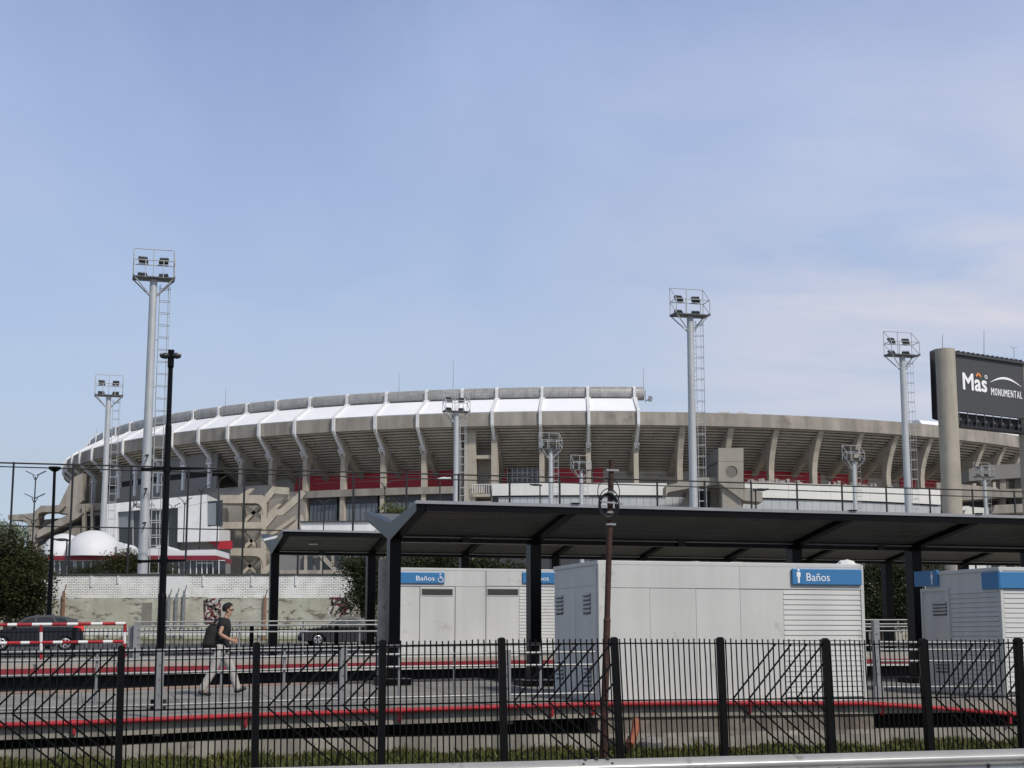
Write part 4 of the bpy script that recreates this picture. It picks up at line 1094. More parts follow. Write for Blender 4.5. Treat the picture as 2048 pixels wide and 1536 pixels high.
# ------------------------------------------------------------------ cars
def car(loc, L, lab, body_m, hatch=True, mirror=True):
    """local x = forward; the car faces left along the road"""
    X = Matrix.Translation(Vector(loc)) @ Matrix.Rotation(PH + PI, 4, 'Z')
    r = thing('parked_car' if False else 'car', loc, lab, 'car', 'dark cars on the road before the wall')
    wb = L * .635; fx = wb / 2; rx_ = -wb / 2; fo = L * .5 + .02; ro = -L * .5 + .02; wr = .315
    def arch(cx):
        return [(cx + (wr + .06) * math.cos(R(a)), .26 + (wr + .06) * math.sin(R(a))) for a in range(10, 171, 20)]
    P = [(fo - .06, .24), (fo, .36), (fo, .52), (fo - .08, .66), (fo - .35, .80), (fx - .05, .90), (.72, .955), (-.4, .985), (rx_ - .1, .99), (ro + .12, .96), (ro, .82), (ro - .02, .48), (ro + .06, .26)]
    P += [(rx_ - wr - .07, .22)] + list(reversed(arch(rx_))) + [(rx_ + wr + .07, .19), (fx - wr - .07, .19)] + list(reversed(arch(fx))) + [(fx + wr + .07, .22)]
    cx, cz = 0, .6
    def ring(y, k): return [Vector((cx + (x - cx) * (1 - (1 - k) * .35), y, cz + (z - cz) * k)) for x, z in P]
    mb = MB(X); hw = .87
    rows = [ring(-hw, .93), ring(-hw + .05, .985), ring(-hw + .16, 1), ring(hw - .16, 1), ring(hw - .05, .985), ring(hw, .93)]
    mb.rows(rows, True); k = len(P); mb.f.append(tuple(range(k))); mb.f.append(tuple(5 * k + i for i in range(k - 1, -1, -1)))
    mb.build('body', body_m, r, smooth=35)
    zr = 1.47
    if hatch: Q = [(.98, .93), (.80, 1.06), (.30, 1.38), (-.05, zr - .02), (-.65, zr), (-1.25, zr - .06), (ro + .28, 1.30), (ro + .10, .98)]
    else: Q = [(1.05, .93), (.85, 1.04), (.25, 1.36), (-.1, zr - .03), (-.6, zr - .01), (-1.0, 1.38), (ro + .55, 1.06), (ro + .40, .98)]
    def yq(z): return .80 - .21 * max(0, (z - .93)) / .54
    def cab(k): return [Vector((x, k * yq(z), z)) for x, z in Q]
    mb = MB(X); mb.rows([cab(-1), [Vector((x, 0, z + .03 * (z > 1.2))) for x, z in Q], cab(1)], False)
    n = len(Q); mb.f.append(tuple(range(n))); mb.f.append(tuple(2 * n + i for i in range(n - 1, -1, -1)))
    mb.build('roof', body_m, r, smooth=30)
    # side windows a little proud of the cabin side
    if hatch: WN = [[(.70, 1.00), (.30, 1.31), (-.02, 1.39), (-.10, 1.02)], [(-.18, 1.02), (-.10, 1.395), (-.72, 1.40), (-.95, 1.05)], [(-1.03, 1.06), (-.82, 1.39), (-1.22, 1.36), (-1.42, 1.12)]]
    else: WN = [[(.74, 1.00), (.28, 1.29), (-.05, 1.375), (-.12, 1.01)], [(-.20, 1.01), (-.13, 1.385), (-.60, 1.385), (-1.05, 1.03)]]
    for sd in (-1, 1):
        for wnd in WN:
            mb = MB(X); mb.prism([(x, sd * (yq(z) + .003), z) for x, z in wnd], (0, sd * .012, 0)); mb.build('window', glass_dk, r)
    mb = MB(X); mb.prism([(.97, -.72, .965), (.97, .72, .965), (.34, .60, 1.37), (.34, -.60, 1.37)], (.02, 0, .03)); mb.build('windscreen', glass_dk, r)
    mb = MB(X); mb.prism([(ro + .12, -.7, 1.0), (ro + .12, .7, 1.0), (ro + .29, .6, 1.28), (ro + .29, -.6, 1.28)] if hatch else [(ro + .56, -.68, 1.06), (ro + .56, .68, 1.06), (-1.02, .58, 1.37), (-1.02, -.58, 1.37)], (-.02, 0, .02)); mb.build('rear_window', glass_dk, r)
    tyre = M('tyre_rubber', (.012, .012, .012), .8, var=.2); rim = M('alloy_rim', (.62, .63, .65), .3, metal=.6, var=.05)
    for cx_ in (fx, rx_):
        for sd in (-1, 1):
            y = sd * .76
            mb = MB(X); mb.path([(cx_ + .235 * math.cos(2 * PI * i / 20), y, wr + .235 * math.sin(2 * PI * i / 20)) for i in range(20)], .085, 8, True); mb.tube((cx_, y - .07, wr), (cx_, y + .07, wr), .17, n=16)
            w_ = mb.build('wheel', tyre, r, smooth=50)
            mb = MB(X)
            mb.path([(cx_ + .19 * math.cos(2 * PI * i / 20), y + sd * .075, wr + .19 * math.sin(2 * PI * i / 20)) for i in range(20)], .02, 5, True)
            for i in range(5):
                a = 2 * PI * i / 5 + .3
                for da in (-.13, .13): mb.bar((cx_ + .04 * math.cos(a), y + sd * .08, wr + .04 * math.sin(a)), (cx_ + .185 * math.cos(a + da), y + sd * .08, wr + .185 * math.sin(a + da)), .035, .02, up=(0, 1, 0))
            mb.tube((cx_, y + sd * .06, wr), (cx_, y + sd * .09, wr), .05, n=10); mb.build('rim', rim, w_)
    for sd in (-1, 1):
        mb = MB(X); mb.prism([(fo - .10, sd * .50, .62), (fo - .30, sd * .84, .66), (fo - .62, sd * .845, .80), (fo - .36, sd * .50, .805)], (.05, sd * .02, .03)); mb.build('headlight', M('headlight_glass', (.65, .67, .7), .15, metal=.2, var=.05), r)
        mb = MB(X); mb.prism([(ro + .02, sd * .70, .80), (ro + .10, sd * .865, .80), (ro + .46, sd * .845, .93), (ro + .30, sd * .80, 1.08), (ro + .04, sd * .70, 1.05)], (-.04, sd * .015, 0)); mb.build('tail_light', M('tail_light_red', (.70, .02, .015), .25, var=.1), r)
        mb = MB(X); mb.box((.68, sd * .84 if sd > 0 else -.98, .98), (.82, .98 if sd > 0 else sd * .84, 1.09)); mb.build('wing_mirror', body_m, r, bevel=.02)
        for xh in (-.02, -.85):
            mb = MB(X); mb.box((xh - .1, sd * .845 - .01, .84), (xh + .06, sd * .845 + .02, .865)); mb.build('door_handle', body_m, r)
    mb = MB(X); mb.box((fo - .06, -.55, .30), (fo + .012, .55, .48)); mb.build('grille', dark_void, r)
    return r
car_dk = M('dark_blue_car_paint', (.012, .014, .022), .42, var=.05, spec=.4)
car_gr = M('charcoal_car_paint', (.028, .028, .030), .45, var=.05, spec=.4)
def gz(q):
    for (a, za_), (b_, zb_) in zip([(58, -.548), (60, -.532), (78, -.388)], [(60, -.532), (78, -.388), (82.5, -.18)]):
        if a <= q <= b_: return za_ + (zb_ - za_) * (q - a) / (b_ - a)
    return -.5
q = 69.0; c1 = S(s_at(66, q, -.4), q, 0); car((c1.x, c1.y, gz(q) + .005), 4.05, 'dark blue hatchback with a red tail light under the olive tree at the left', car_dk, True)
q = 80.0; c2 = S(s_at(684, q, -.3), q, 0); car((c2.x, c2.y, gz(q) + .005), 4.35, 'charcoal sedan with bright rims passing left of the shelter post', car_gr, False)
# thin street lamp post by the road
q = 76.0; p = S(s_at(95, q), q, gz(76))
sl_ = thing('street_lamp', p, 'tall thin black lamp post with a flat disc head left of the wall', 'street lamp')
zt_l = zt(938, p.y); lean = (W(107, 938, p.y).x - p.x) * .55
mb = MB(); mb.tube(p, (p.x + lean * .35, p.y, p.z + 4), .13, .11, 10); mb.tube((p.x + lean * .35, p.y, p.z + 4), (p.x + lean, p.y, zt_l), .085, .07, 10); mb.build('pole', charcoal, sl_, smooth=40)
mb = MB(); c = Vector((p.x + lean, p.y, zt_l)); mb.tube(c - UP * .12, c + UP * .02, .12, .32, 16); mb.tube(c + UP * .021, c + UP * .10, .34, .28, 16); mb.build('lamp_head', charcoal, sl_, smooth=40)
# ------------------------------------------------------------------ platforms
def on(u, v, q):
    s = s_at(u, q); 
    for _ in range(3):
        Y = PS * s + PC * q; z = zt(v, Y); s = s_at(u, q, z)
    return s, zt(v, PS * s + PC * q)
QE = 24.6
tube_px = [(-260, 1457), (-60, 1453), (0, 1450), (200, 1444), (440, 1433), (700, 1424), (1000, 1414), (1200, 1408), (1480, 1406), (1727, 1407), (1850, 1414), (2048, 1430), (2300, 1449)]
TUBE = [on(u, v, QE - .12) for u, v in tube_px]
def lin(tab, s):
    for a, b in zip(tab[:-1], tab[1:]):
        if s <= b[0]: break
    f = (s - a[0]) / (b[0] - a[0]); return a[1] + (b[1] - a[1]) * f
def ztop(s, q=QE):
    ss = min(s, 9.0)
    return lin(TUBE, max(ss, -4)) - .01 + .033 * (min(q, 32.3) - QE) * (1 if s < 9 else .6)
ss = [-14 + i * .5 for i in range(90)]
mb = MB()
mb.rows([[S(s, QE, ztop(s) - .2), S(s, QE, ztop(s)), S(s, 28, ztop(s, 28)), S(s, 32.3, ztop(s, 32.3)), S(s, 32.3, ztop(s, 32.3) - .25), S(s, 28, ztop(s) - .22)] for s in ss], True)
tag(mb.build('pavement', platform_m), kind='structure')
mb = MB(); mb.rows([[S(s, q, ztop(s, q) + .004) for q in (31.5, 31.95, 32.25)] for s in ss if s < 30]); tag(mb.build('pavement_strip', tactile), kind='structure')
mb = MB(); mb.rows([[S(s, q, ztop(s, q) + .004) for q in (31.0, 31.12)] for s in ss if s < 30]); tag(mb.build('pavement_line', M('worn_white_line', (.45, .44, .40), .8, var=.25, scale=3)), kind='structure')
# front edge, recess and footing
mb = MB(); mb.rows([[S(s, QE - .03, ztop(s) - .21), S(s, QE - .03, ztop(s) - .03), S(s, QE + .1, ztop(s) - .03), S(s, QE + .1, ztop(s) - .21)] for s in ss], True); tag(mb.build('kerb', kerb_m), kind='structure')
mb = MB(); mb.rows([[S(s, QE + .65, -1.8), S(s, QE + .65, ztop(s) - .2), S(s, QE + .75, ztop(s) - .2), S(s, QE + .75, -1.8)] for s in ss], True); tag(mb.build('ground_recess_shade', dark_void), kind='structure')  # black sheet stands in for the shade under the slab
mb = MB(); mb.rows([[S(s, QE - .02, -1.85), S(s, QE - .02, min(-1.52, ztop(s) - .36)), S(s, QE + .55, min(-1.52, ztop(s) - .36)), S(s, QE + .55, -1.85)] for s in ss], True); tag(mb.build('kerb_footing', kerb_m), kind='structure')
sa, sb = s_at(1196, QE), s_at(1745, QE)
mb = MB(); mb.sbox(sa, sb, QE + .02, QE + .6, -1.8, ztop(9.5) - .205); tag(mb.build('ground_plinth', M('stained_plinth', (.23, .20, .165), .9, var=.3, scale=1.4, streak=.5, streak_scale=1.6, spots=.3, spotcol=(.075, .06, .05), spotscale=1.8, bump=.25)), kind='structure')
mb = MB(); mb.rows([[S(s, 32.28, -1.8), S(s, 32.28, ztop(s, 32.3) - .24), S(s, 32.1, ztop(s, 32.3) - .24), S(s, 32.1, -1.8)] for s in ss], True); tag(mb.build('kerb_back', kerb_m), kind='structure')
jm = M('paving_joint', (.09, .085, .075), .9, var=.2)
mb = MB()
for k in range(18):
    s = -6 + k * 1.6; mb.add([S(s, QE + .05, ztop(s) + .005), S(s + .012, QE + .05, ztop(s) + .005), S(s + .012, 31.4, ztop(s, 31.4) + .005), S(s, 31.4, ztop(s, 31.4) + .005)], [(0, 1, 2, 3)])
for q in (26.4, 28.6):
    mb.rows([[S(s, q_, ztop(s, q_) + .005) for q_ in (q, q + .03)] for s in ss if s < 26])
tag(mb.build('pavement_joint', jm), kind='structure')
mb = MB(); mb.sbox(sa + .2, sb - .1, QE - .35, QE + .1, -1.85, -1.58); tag(mb.build('kerb_ledge', kerb_m), kind='structure')
# far platform
QF = 40.5
sf0, sf1 = s_at(0, QF), s_at(1000, QF)
def zfar(s): return -.60 + .17 * max(-.3, min(1, (s - sf0) / (sf1 - sf0)))
ss2 = [sf0 - 8 + i * 1.0 for i in range(60)]
mb = MB(); mb.rows([[S(s, QF, zfar(s) - .12), S(s, QF, zfar(s)), S(s, 51.5, zfar(s) + .03), S(s, 51.5, -1.2)] for s in ss2]); tag(mb.build('far_pavement', M('pale_platform_paving', (.36, .34, .30), .85, var=.12, scale=.8)), kind='structure')
def strip(name, za, zb, mat, q=QF - .02, th=.15):
    mb = MB(); mb.rows([[S(s, q, zfar(s) + zb), S(s, q, zfar(s) + za), S(s, q + th, zfar(s) + za), S(s, q + th, zfar(s) + zb)] for s in ss2], True); tag(mb.build(name, mat), kind='structure')
strip('far_kerb', -.03, -.105, M('pinkish_edge', (.40, .34, .30), .8, var=.15, scale=2))
strip('red_kerb_band', -.11, -.235, M('dark_red_band', (.25, .020, .030), .5, var=.15, scale=1.5), QF - .05)
strip('white_kerb_band', -.24, -.30, M('white_edge', (.55, .54, .5), .7, var=.15, scale=2), QF - .04)
strip('far_ground_recess_shade', -.31, -1.25, dark_void, QF + .25)  # shade below the far platform, painted as a black strip

# ------------------------------------------------------------------ red tube along the near platform edge
rp = thing('red_pipe_rail', S(6, QE - .12, -1.3), 'long red pipe running along the front edge of the near platform', 'pipe rail')
pts = []
for i in range(61):
    s = TUBE[0][0] + (TUBE[-1][0] - TUBE[0][0]) * i / 60; pts.append(S(s, QE - .12, lin(TUBE, s)))
mb = MB(); mb.path(pts, .040, 10); mb.build('pipe', red_paint, rp, smooth=60)
for u in (-150, 150, 492, 800, 1105, 1187, 1500, 1766, 2020):
    s, z = on(u, 1420, QE - .12); z = lin(TUBE, s)
    mb = MB(); mb.tube(S(s, QE - .12, z), S(s, QE - .12, z - .17), .022, n=7); mb.tube(S(s - .04, QE - .12, z), S(s + .04, QE - .12, z), .050, n=10); mb.bar(S(s, QE - .12, z - .16), S(s, QE + .02, z - .16), .05, .03); mb.build('bracket', red_paint, rp)

# ------------------------------------------------------------------ galvanised platform rails
def pipe_rail(name, label, q, lines, posts, plates, group='galvanised pipe railings'):
    c = on(posts[0][0], posts[0][2], q); r = thing(name, S(c[0], q, c[1]), label, 'railing', group)
    for ln in lines:
        mb = MB(); mb.path([S(on(u, v, q)[0], q, on(u, v, q)[1]) for u, v in ln], .021, 7); mb.build('rail', galv, r, smooth=60)
    for u, v0, v1 in posts:
        a, b_ = on(u, v0, q), on(u, v1, q); mb = MB(); mb.tube(S(a[0], q + .04, a[1]), S(a[0], q + .04, b_[1]), .022, n=7); mb.build('post', galv, r)
    for u, v0, v1 in plates:
        a, b_ = on(u, v0, q - .03), on(u, v1, q - .03); mb = MB()
        mb.sbox(a[0] - .055, a[0] + .055, q - .045, q - .035, b_[1], a[1]); mb.sbox(a[0] - .055, a[0] - .047, q - .035, q + .05, b_[1], a[1]); mb.sbox(a[0] + .047, a[0] + .055, q - .035, q + .05, b_[1], a[1])
        mb.sbox(a[0] - .085, a[0] + .085, q - .06, q - .048, b_[1], b_[1] + .22)
        for k in range(5): 
            z = b_[1] + (a[1] - b_[1]) * (.15 + .17 * k); mb.tube(S(a[0], q - .07, z), S(a[0], q - .04, z), .011, n=6)
        mb.build('post_plate', galv, r)
    return r
QR = 24.85
pipe_rail('pipe_railing', 'galvanised pipe railing on the near platform edge left of the middle cabin', QR,
          [[(-80, 1306), (350, 1300), (700, 1293), (1000, 1289), (1190, 1287)], [(-80, 1324), (350, 1318), (700, 1310), (1000, 1306), (1190, 1304)],
           [(-80, 1354), (350, 1345), (700, 1335), (1000, 1331), (1190, 1329)], [(-80, 1421), (350, 1409), (700, 1397), (1000, 1390), (1190, 1386)]],
          [(195, 1303, 1418), (445, 1298, 1410), (570, 1295, 1404), (800, 1291, 1397), (910, 1290, 1393), (1082, 1288, 1390), (1186, 1287, 1388)],
          [(322, 1299, 1472), (688, 1293, 1460), (1015, 1300, 1448), (-60, 1300, 1480)])
pipe_rail('pipe_railing', 'galvanised pipe railing on the near platform between the middle and right cabins', QR,
          [[(1750, 1284), (1990, 1286)], [(1750, 1299), (1990, 1300)], [(1750, 1322), (1990, 1322)], [(1750, 1374), (1990, 1373)]],
          [(1840, 1284, 1376), (1925, 1285, 1382), (1986, 1286, 1388)], [(1752, 1240, 1398)])
QR2 = 41.1
fr_ = pipe_rail('pipe_railing', 'distant galvanised railing on the far platform, left of the wheelchair toilet cabin', QR2,
          [[(275, 1244), (800, 1241)], [(275, 1252.5), (800, 1249)], [(275, 1265), (800, 1262)], [(285, 1303), (800, 1299)]],
          [(330, 1243, 1312), (480, 1243, 1312), (607, 1242, 1310), (720, 1242, 1308)], [])
mb = MB()
for u0, u1, v0, v1, dq in ((268, 279, 1244, 1317, 0), (258, 266, 1252, 1316, .2)):
    a, b_ = on(u0, v0, QR2 - .1), on(u1, v1, QR2 - .1); mb.sbox(a[0], b_[0], QR2 - .1 + dq, QR2 - .04 + dq, b_[1], a[1]); mb.sbox(a[0], a[0] + .03, QR2 - .04 + dq, QR2 + .1 + dq, b_[1], a[1]); mb.sbox(b_[0] - .03, b_[0], QR2 - .04 + dq, QR2 + .1 + dq, b_[1], a[1])
    for k in range(4):
        z = b_[1] + (a[1] - b_[1]) * (.2 + .2 * k); mb.tube(S(b_[0] - .03, QR2 - .13 + dq, z), S(b_[0] - .03, QR2 - .1 + dq, z), .02, n=6)
mb.build('end_post', galv, fr_)
pipe_rail('pipe_railing', 'pale railing on the far platform seen between the middle and right cabins', QR2,
          [[(1690, 1240), (1860, 1239.5)], [(1690, 1248), (1860, 1248)], [(1690, 1253.5), (1860, 1253)], [(1690, 1262), (1860, 1261.5)], [(1690, 1291), (1860, 1290)]],
          [(1745, 1238, 1310), (1797, 1238, 1310)], [])
# far black bar fence
QB = 51.2
def bar_fence(r, s0, s1, q, z0, z1, step, rad, name='bar_panel'):
    mb = MB(); s = s0
    while s < s1: mb.tube(S(s, q, z0(s)), S(s, q, z1(s)), rad, n=4, cap=False); s += step
    for zz in (.08, .9): mb.bar(S(s0, q, z0(s0) + (z1(s0) - z0(s0)) * zz), S(s1, q, z0(s1) + (z1(s1) - z0(s1)) * zz), .03, .035)
    return mb.build(name, blk, r)
bf = thing('bar_fence', S(s_at(400, QB), QB, -.5), 'low black bar fence along the back of the far platform', 'fence')
s0, s1 = s_at(-40, QB), s_at(1870, QB); n = 12
zb_ = lambda s: zfar(s) + .02
zt_b = lambda s: zfar(s) + .93 - .02 * (s - s0) / 10
for i in range(n):
    a, b_ = s0 + (s1 - s0) * i / n, s0 + (s1 - s0) * (i + 1) / n
    bar_fence(bf, a + .05, b_ - .05, QB, zb_, zt_b, .14, .012)
    mb = MB(); mb.sbox(a - .06, a + .06, QB - .06, QB + .06, zb_(a), zt_b(a) + .04); mb.build('post', blk, bf)

# ------------------------------------------------------------------ red and white barrier
QA = 40.2
ba = thing('striped_barrier', S(*on(160, 1318, QA)[:1], QA, -.65), 'red and white striped pipe barrier at the left end of the far platform', 'barrier')
def striped(pts_px, reds, name, r=.042):
    a, b_ = pts_px
    for f0, f1, m in reds:
        p = [(a[0] + (b_[0] - a[0]) * f, a[1] + (b_[1] - a[1]) * f) for f in (f0, f1)]
        q0, q1 = on(*p[0], QA), on(*p[1], QA)
        yield S(q0[0], QA, q0[1]), S(q1[0], QA, q1[1]), m
def bands(pts_px, cuts, first_red, name):
    mw = MB(); segs = []; red = first_red; cuts = [0] + cuts + [1]
    for f0, f1 in zip(cuts[:-1], cuts[1:]):
        for a, b_, m in striped(pts_px, [(f0, f1, red)], name): segs.append((red, a, b_))
        red = not red
    for rd, a, b_ in segs:
        if not rd: mw.tube(a, b_, .04, n=8)
    ro = mw.build(name, red_white, ba, smooth=60)
    for rd, a, b_ in segs:
        if rd: m1_ = MB(); m1_.tube(a, b_, .0405, n=8); m1_.build('red_band', red_paint, ro, smooth=60)
L_ = [(-60, 1250.5), (251, 1247)]
def fu(u): return (u + 60) / 311
bands(L_, [fu(-40), fu(15), fu(34), fu(64), fu(104), fu(134), fu(156), fu(182), fu(205), fu(231)], False, 'top_rail')
L_ = [(-60, 1287), (249, 1283)]
bands(L_, [fu(-40), fu(14), fu(42), fu(60), fu(107), fu(126), fu(158), fu(177), fu(208), fu(227)], True, 'lower_rail')
bands([(82, 1249), (82, 1319)], [.22, .80], True, 'upright'); bands([(250, 1247), (248, 1319)], [.24, .55], True, 'upright'); bands([(-58, 1250), (-58, 1320)], [.24, .55], True, 'upright')

# ------------------------------------------------------------------ toilet cabins
def zs_at(u, v, q): return on(u, v, q)
def q_at(u, s, z=0):
    k = (u - 1024) * 1.0 / (F / CT)
    return s * (PC - k * PS) / (PS + k * PC)
def front_panel(mb, u0, u1, v0, v1, q, th=.02, gap=.003):
    a = on(u0, v0, q); zz = on(u0, v1, q)[1]      # edges are plumb: place them all at the height of the seam line
    mb.sbox(on(u0, 1176, q)[0] + gap, on(u1, 1176, q)[0] - gap, q - th, q, zz + gap, a[1] - gap)
def slats(mb, s0, s1, q, z0, z1, pitch=.088, d=.017):
    z = z1
    while z - pitch > z0:
        mb.prism([S(s0, q, z), S(s0, q - .006, z), S(s0, q - d, z - pitch + .016), S(s0, q - d, z - pitch + .009), S(s0, q, z - pitch + .009)], DV * (s1 - s0)); z -= pitch
def slats_end(mb, s, q0, q1, z0, z1, pitch, d):
    z = z1
    while z - pitch > z0:
        mb.prism([S(s, q0, z), S(s - .004, q0, z), S(s - d, q0, z - pitch * .62), S(s - d + .006, q0, z - pitch * .7), S(s, q0, z - pitch * .45)], NV * (q1 - q0)); z -= pitch
def disc(mb, c, ax, ay, n_, rx_, ry_=None, n=16, th=.004):
    ry_ = ry_ or rx_; mb.prism([c + ax * (rx_ * math.cos(2 * PI * i / n)) + ay * (ry_ * math.sin(2 * PI * i / n)) for i in range(n)], n_ * th)
def man_icon(mb, c, ax, h, nv, woman=False):
    """standing figure, c = feet centre"""
    disc(mb, c + UP * h * .91, ax, UP, nv, h * .085)
    P = [(-.085, 0), (-.012, 0), (-.012, 0), (.012, 0), (.085, 0)]
    body = [(-.07, 0), (.07, 0), (.075, .42), (.14, .44), (.15, .72), (.11, .78), (-.11, .78), (-.15, .72), (-.14, .44), (-.075, .42)]
    if woman: body = [(-.06, 0), (.06, 0), (.06, .28), (.17, .28), (.10, .62), (.11, .78), (-.11, .78), (-.10, .62), (-.17, .28), (-.06, .28)]
    mb.prism([c + ax * (x * h) + UP * (y * h) for x, y in body], nv * .004)
def wheel_icon(mb, c, ax, h, nv):
    o = nv * .006
    disc(mb, c + UP * h * .90 - ax * h * .02, ax, UP, nv, h * .09)
    P = lambda x, y: c + ax * (x * h) + UP * (y * h) + o
    mb.path([P(-.05, .74), (P(-.02, .46)), P(.22, .44), P(.33, .12), P(.42, .14)], h * .055, 5)
    mb.path([P(-.03, .60), P(.2, .58)], h * .04, 5)
    mb.path([P(.02 + .30 * math.cos(R(a)), .26 + .28 * math.sin(R(a))) for a in range(120, 345, 15)], h * .04, 5)
def cabin(name, label, s0, s1, q0, dq, z0, z1):
    r = thing(name, S((s0 + s1) / 2, q0 + dq / 2, z0), label, 'toilet cabin', 'prefabricated toilet cabins on the platforms')
    mb = MB(); mb.sbox(s0, s1, q0, q0 + dq, z0, z1); mb.sbox(s0 - .02, s1 + .02, q0 - .03, q0 + dq + .02, z1 - .05, z1 + .02); mb.build('body', cabin_w, r, bevel=.008)
    return r
def sign(r, s0, s1, q, z0, z1, label=None):
    mb = MB(); mb.sbox(s0, s1, q - .05, q - .004, z0, z1); o = mb.build('sign', sign_blue, r, bevel=.012)
    if label: o['label'] = label
    return o
NF = -NV
# middle cabin
QC = 24.95
sa, zt_c = on(1196, 1122, QC); sb = on(1724, 1300, QC)[0]
cb2 = cabin('toilet_cabin', 'white toilet cabin in the middle, standing man sign at its right corner', sa, sb, QC, 2.45, ztop(9.5) - .02, zt_c - .01)
mb = MB(); mb.sbox(sa + .09, sb - .02, QC - .006, QC + .002, ztop(9.5) + .05, zt_c - .06); mb.build('shade_backing', cabin_seam, cb2)
mb = MB(); qp = QC - .006
front_panel(mb, 1206, 1479, 1126, 1175, qp); front_panel(mb, 1479, 1721, 1130, 1177.5, qp)
front_panel(mb, 1206, 1298.5, 1175.2, 1404, qp); front_panel(mb, 1298.5, 1390.5, 1176.3, 1404, qp); front_panel(mb, 1390.5, 1479, 1177.5, 1403, qp); front_panel(mb, 1479, 1565, 1178.7, 1403, qp)
mb.build('wall_panel', cabin_w, cb2)
mb = MB(); front_panel(mb, 1196, 1206, 1126, 1404, qp, .03, 0); mb.build('corner_post', cabin_w, cb2); mb = MB(); front_panel(mb, 1720, 1726, 1130, 1403, qp, .03, 0); mb.build('corner_post', cabin_w, cb2)
a = on(1565.7, 1179.5, qp); b_ = on(1720.3, 1402, qp)
mb = MB(); slats(mb, on(1565.7, 1176, qp)[0], on(1719.6, 1176, qp)[0], qp, b_[1], a[1]); mb.build('louvre', cabin_w, cb2)
a = on(1582, 1137, qp - .03); b_ = on(1724, 1173, qp - .03)
sg = sign(cb2, a[0], b_[0] - .02, qp - .03, b_[1] + .02, a[1])
mb = MB(); c = on(1593.5, 1166, qp); man_icon(mb, S(c[0], qp - .081, c[1]), DV, .245, NF); mb.build('pictogram', sign_white, sg)
mb = MB(); c = on(1609, 1162, qp); text_mb(mb, 'Baños', S(c[0], qp - .084, c[1]), DV, UP, .135, width=.45); mb.build('lettering', sign_white, sg, recalc=False)
# its shaded left end
def end_wall(r, s, spec):
    for (u0, u1, zz0, zz1) in spec:
        qa, qb = q_at(u1, s), q_at(u0, s)
        mb = MB(); mb.para(S(s - .012, qa, zz0), DV * .012, NV * (qb - qa), UP * (zz1 - zz0)); v = mb.build('vent', cabin_vent, r)
        mb = MB(); slats_end(mb, s - .012, qa + .01, qb - .01, zz0, zz1, (zz1 - zz0) / 5.2, .04); mb.build('vent_slat', cabin_w, v)
zc0 = ztop(9.5); Yc = PS * sa + PC * 26
ev = [(1113, 1128, zt(1228, Yc), zt(1187, Yc)), (1168, 1183, zt(1230, Yc), zt(1187, Yc)), (1113, 1128, zt(1362, Yc), zt(1320, Yc)), (1168, 1183, zt(1372, Yc), zt(1330, Yc))]
end_wall(cb2, sa, ev)
mb = MB()
zb2 = zt(1174, Yc)
for (q0, q1, z0_, z1_) in ((QC + .08, QC + 1.2, zc0 + .08, zb2 - .01), (QC + 1.215, QC + 2.37, zc0 + .08, zb2 - .01), (QC + .08, QC + 2.37, zb2 + .005, zt_c - .1)):
    mb.para(S(sa - .01, q0, z0_), DV * .009, NV * (q1 - q0), UP * (z1_ - z0_))
mb.build('end_panel', cabin_w, cb2)
# white bag on the roof
c = S(sb - .12, QC + .12, zt_c + .012); mb = MB(); rg = random.Random(4)
rows_ = []
for j in range(6):
    w = j / 5; rr = .17 * math.sqrt(max(0, 1 - w * w)) + .005
    rows_.append([c + DV * (rr * math.cos(2 * PI * i / 12) * rg.uniform(.75, 1.2) - .05) + NV * (rr * .6 * math.sin(2 * PI * i / 12) * rg.uniform(.75, 1.2)) + UP * (w * .085 * rg.uniform(.9, 1.1)) for i in range(12)])
mb.rows(rows_, True); tag(mb.build('plastic_bag', M('white_bag', (.72, .72, .70), .6, var=.1), smooth=180), 'crumpled white plastic bag lying on the right corner of the middle cabin roof', 'plastic bag')
# right cabin
s3 = on(1997, 1137, QC)[0]; z3 = on(1997, 1136, QC)[1]; z3b = ztop(9.5) - .02
cb3 = cabin('toilet_cabin', 'right hand toilet cabin with blue corner sign and a door on its shaded end', s3, s3 + 5.0, QC, 2.55, z3b, z3)
mb = MB(); mb.sbox(s3 + .02, s3 + 4.98, QC - .006, QC + .002, z3b + .06, z3 - .07); mb.build('shade_backing', cabin_seam, cb3)
mb = MB(); mb.sbox(s3, s3 + .06, QC - .03, QC, z3b + .05, z3 - .05); mb.build('corner_post', cabin_w, cb3)
mb = MB(); slats(mb, s3 + .07, s3 + 1.5, QC - .006, z3b + .06, zt(1176, 28)); mb.build('louvre', cabin_w, cb3)
mb = MB(); mb.sbox(s3 + .07, s3 + 2.5, QC - .02, QC - .006, zt(1175, 28), z3 - .06); mb.sbox(s3 + 1.52, s3 + 4.9, QC - .02, QC - .006, z3b + .06, zt(1176, 28)); mb.build('wall_panel', cabin_w, cb3)
Y3 = PS * s3 + PC * QC
zsa, zsb = zt(1177, Y3), zt(1143.5, Y3)
sg = sign(cb3, s3 - .03, s3 + 1.3, QC - .02, zsa, zsb)
qb = q_at(1973, s3)
mb = MB(); mb.para(S(s3 - .045, QC - .06, zsa), DV * .04, NV * (qb - QC + .06), UP * (zsb - zsa)); mb.build('sign_side', sign_blue, sg)
q0_, q1_ = q_at(1884, s3), q_at(1838, s3)
z0_, z1_ = zt(1171, PS * s3 + PC * q0_), zt(1140, PS * s3 + PC * q0_)
mb = MB(); mb.para(S(s3 - .05, q0_, z0_), DV * .045, NV * (q1_ - q0_), UP * (z1_ - z0_)); sg2 = mb.build('sign', sign_blue, cb3)
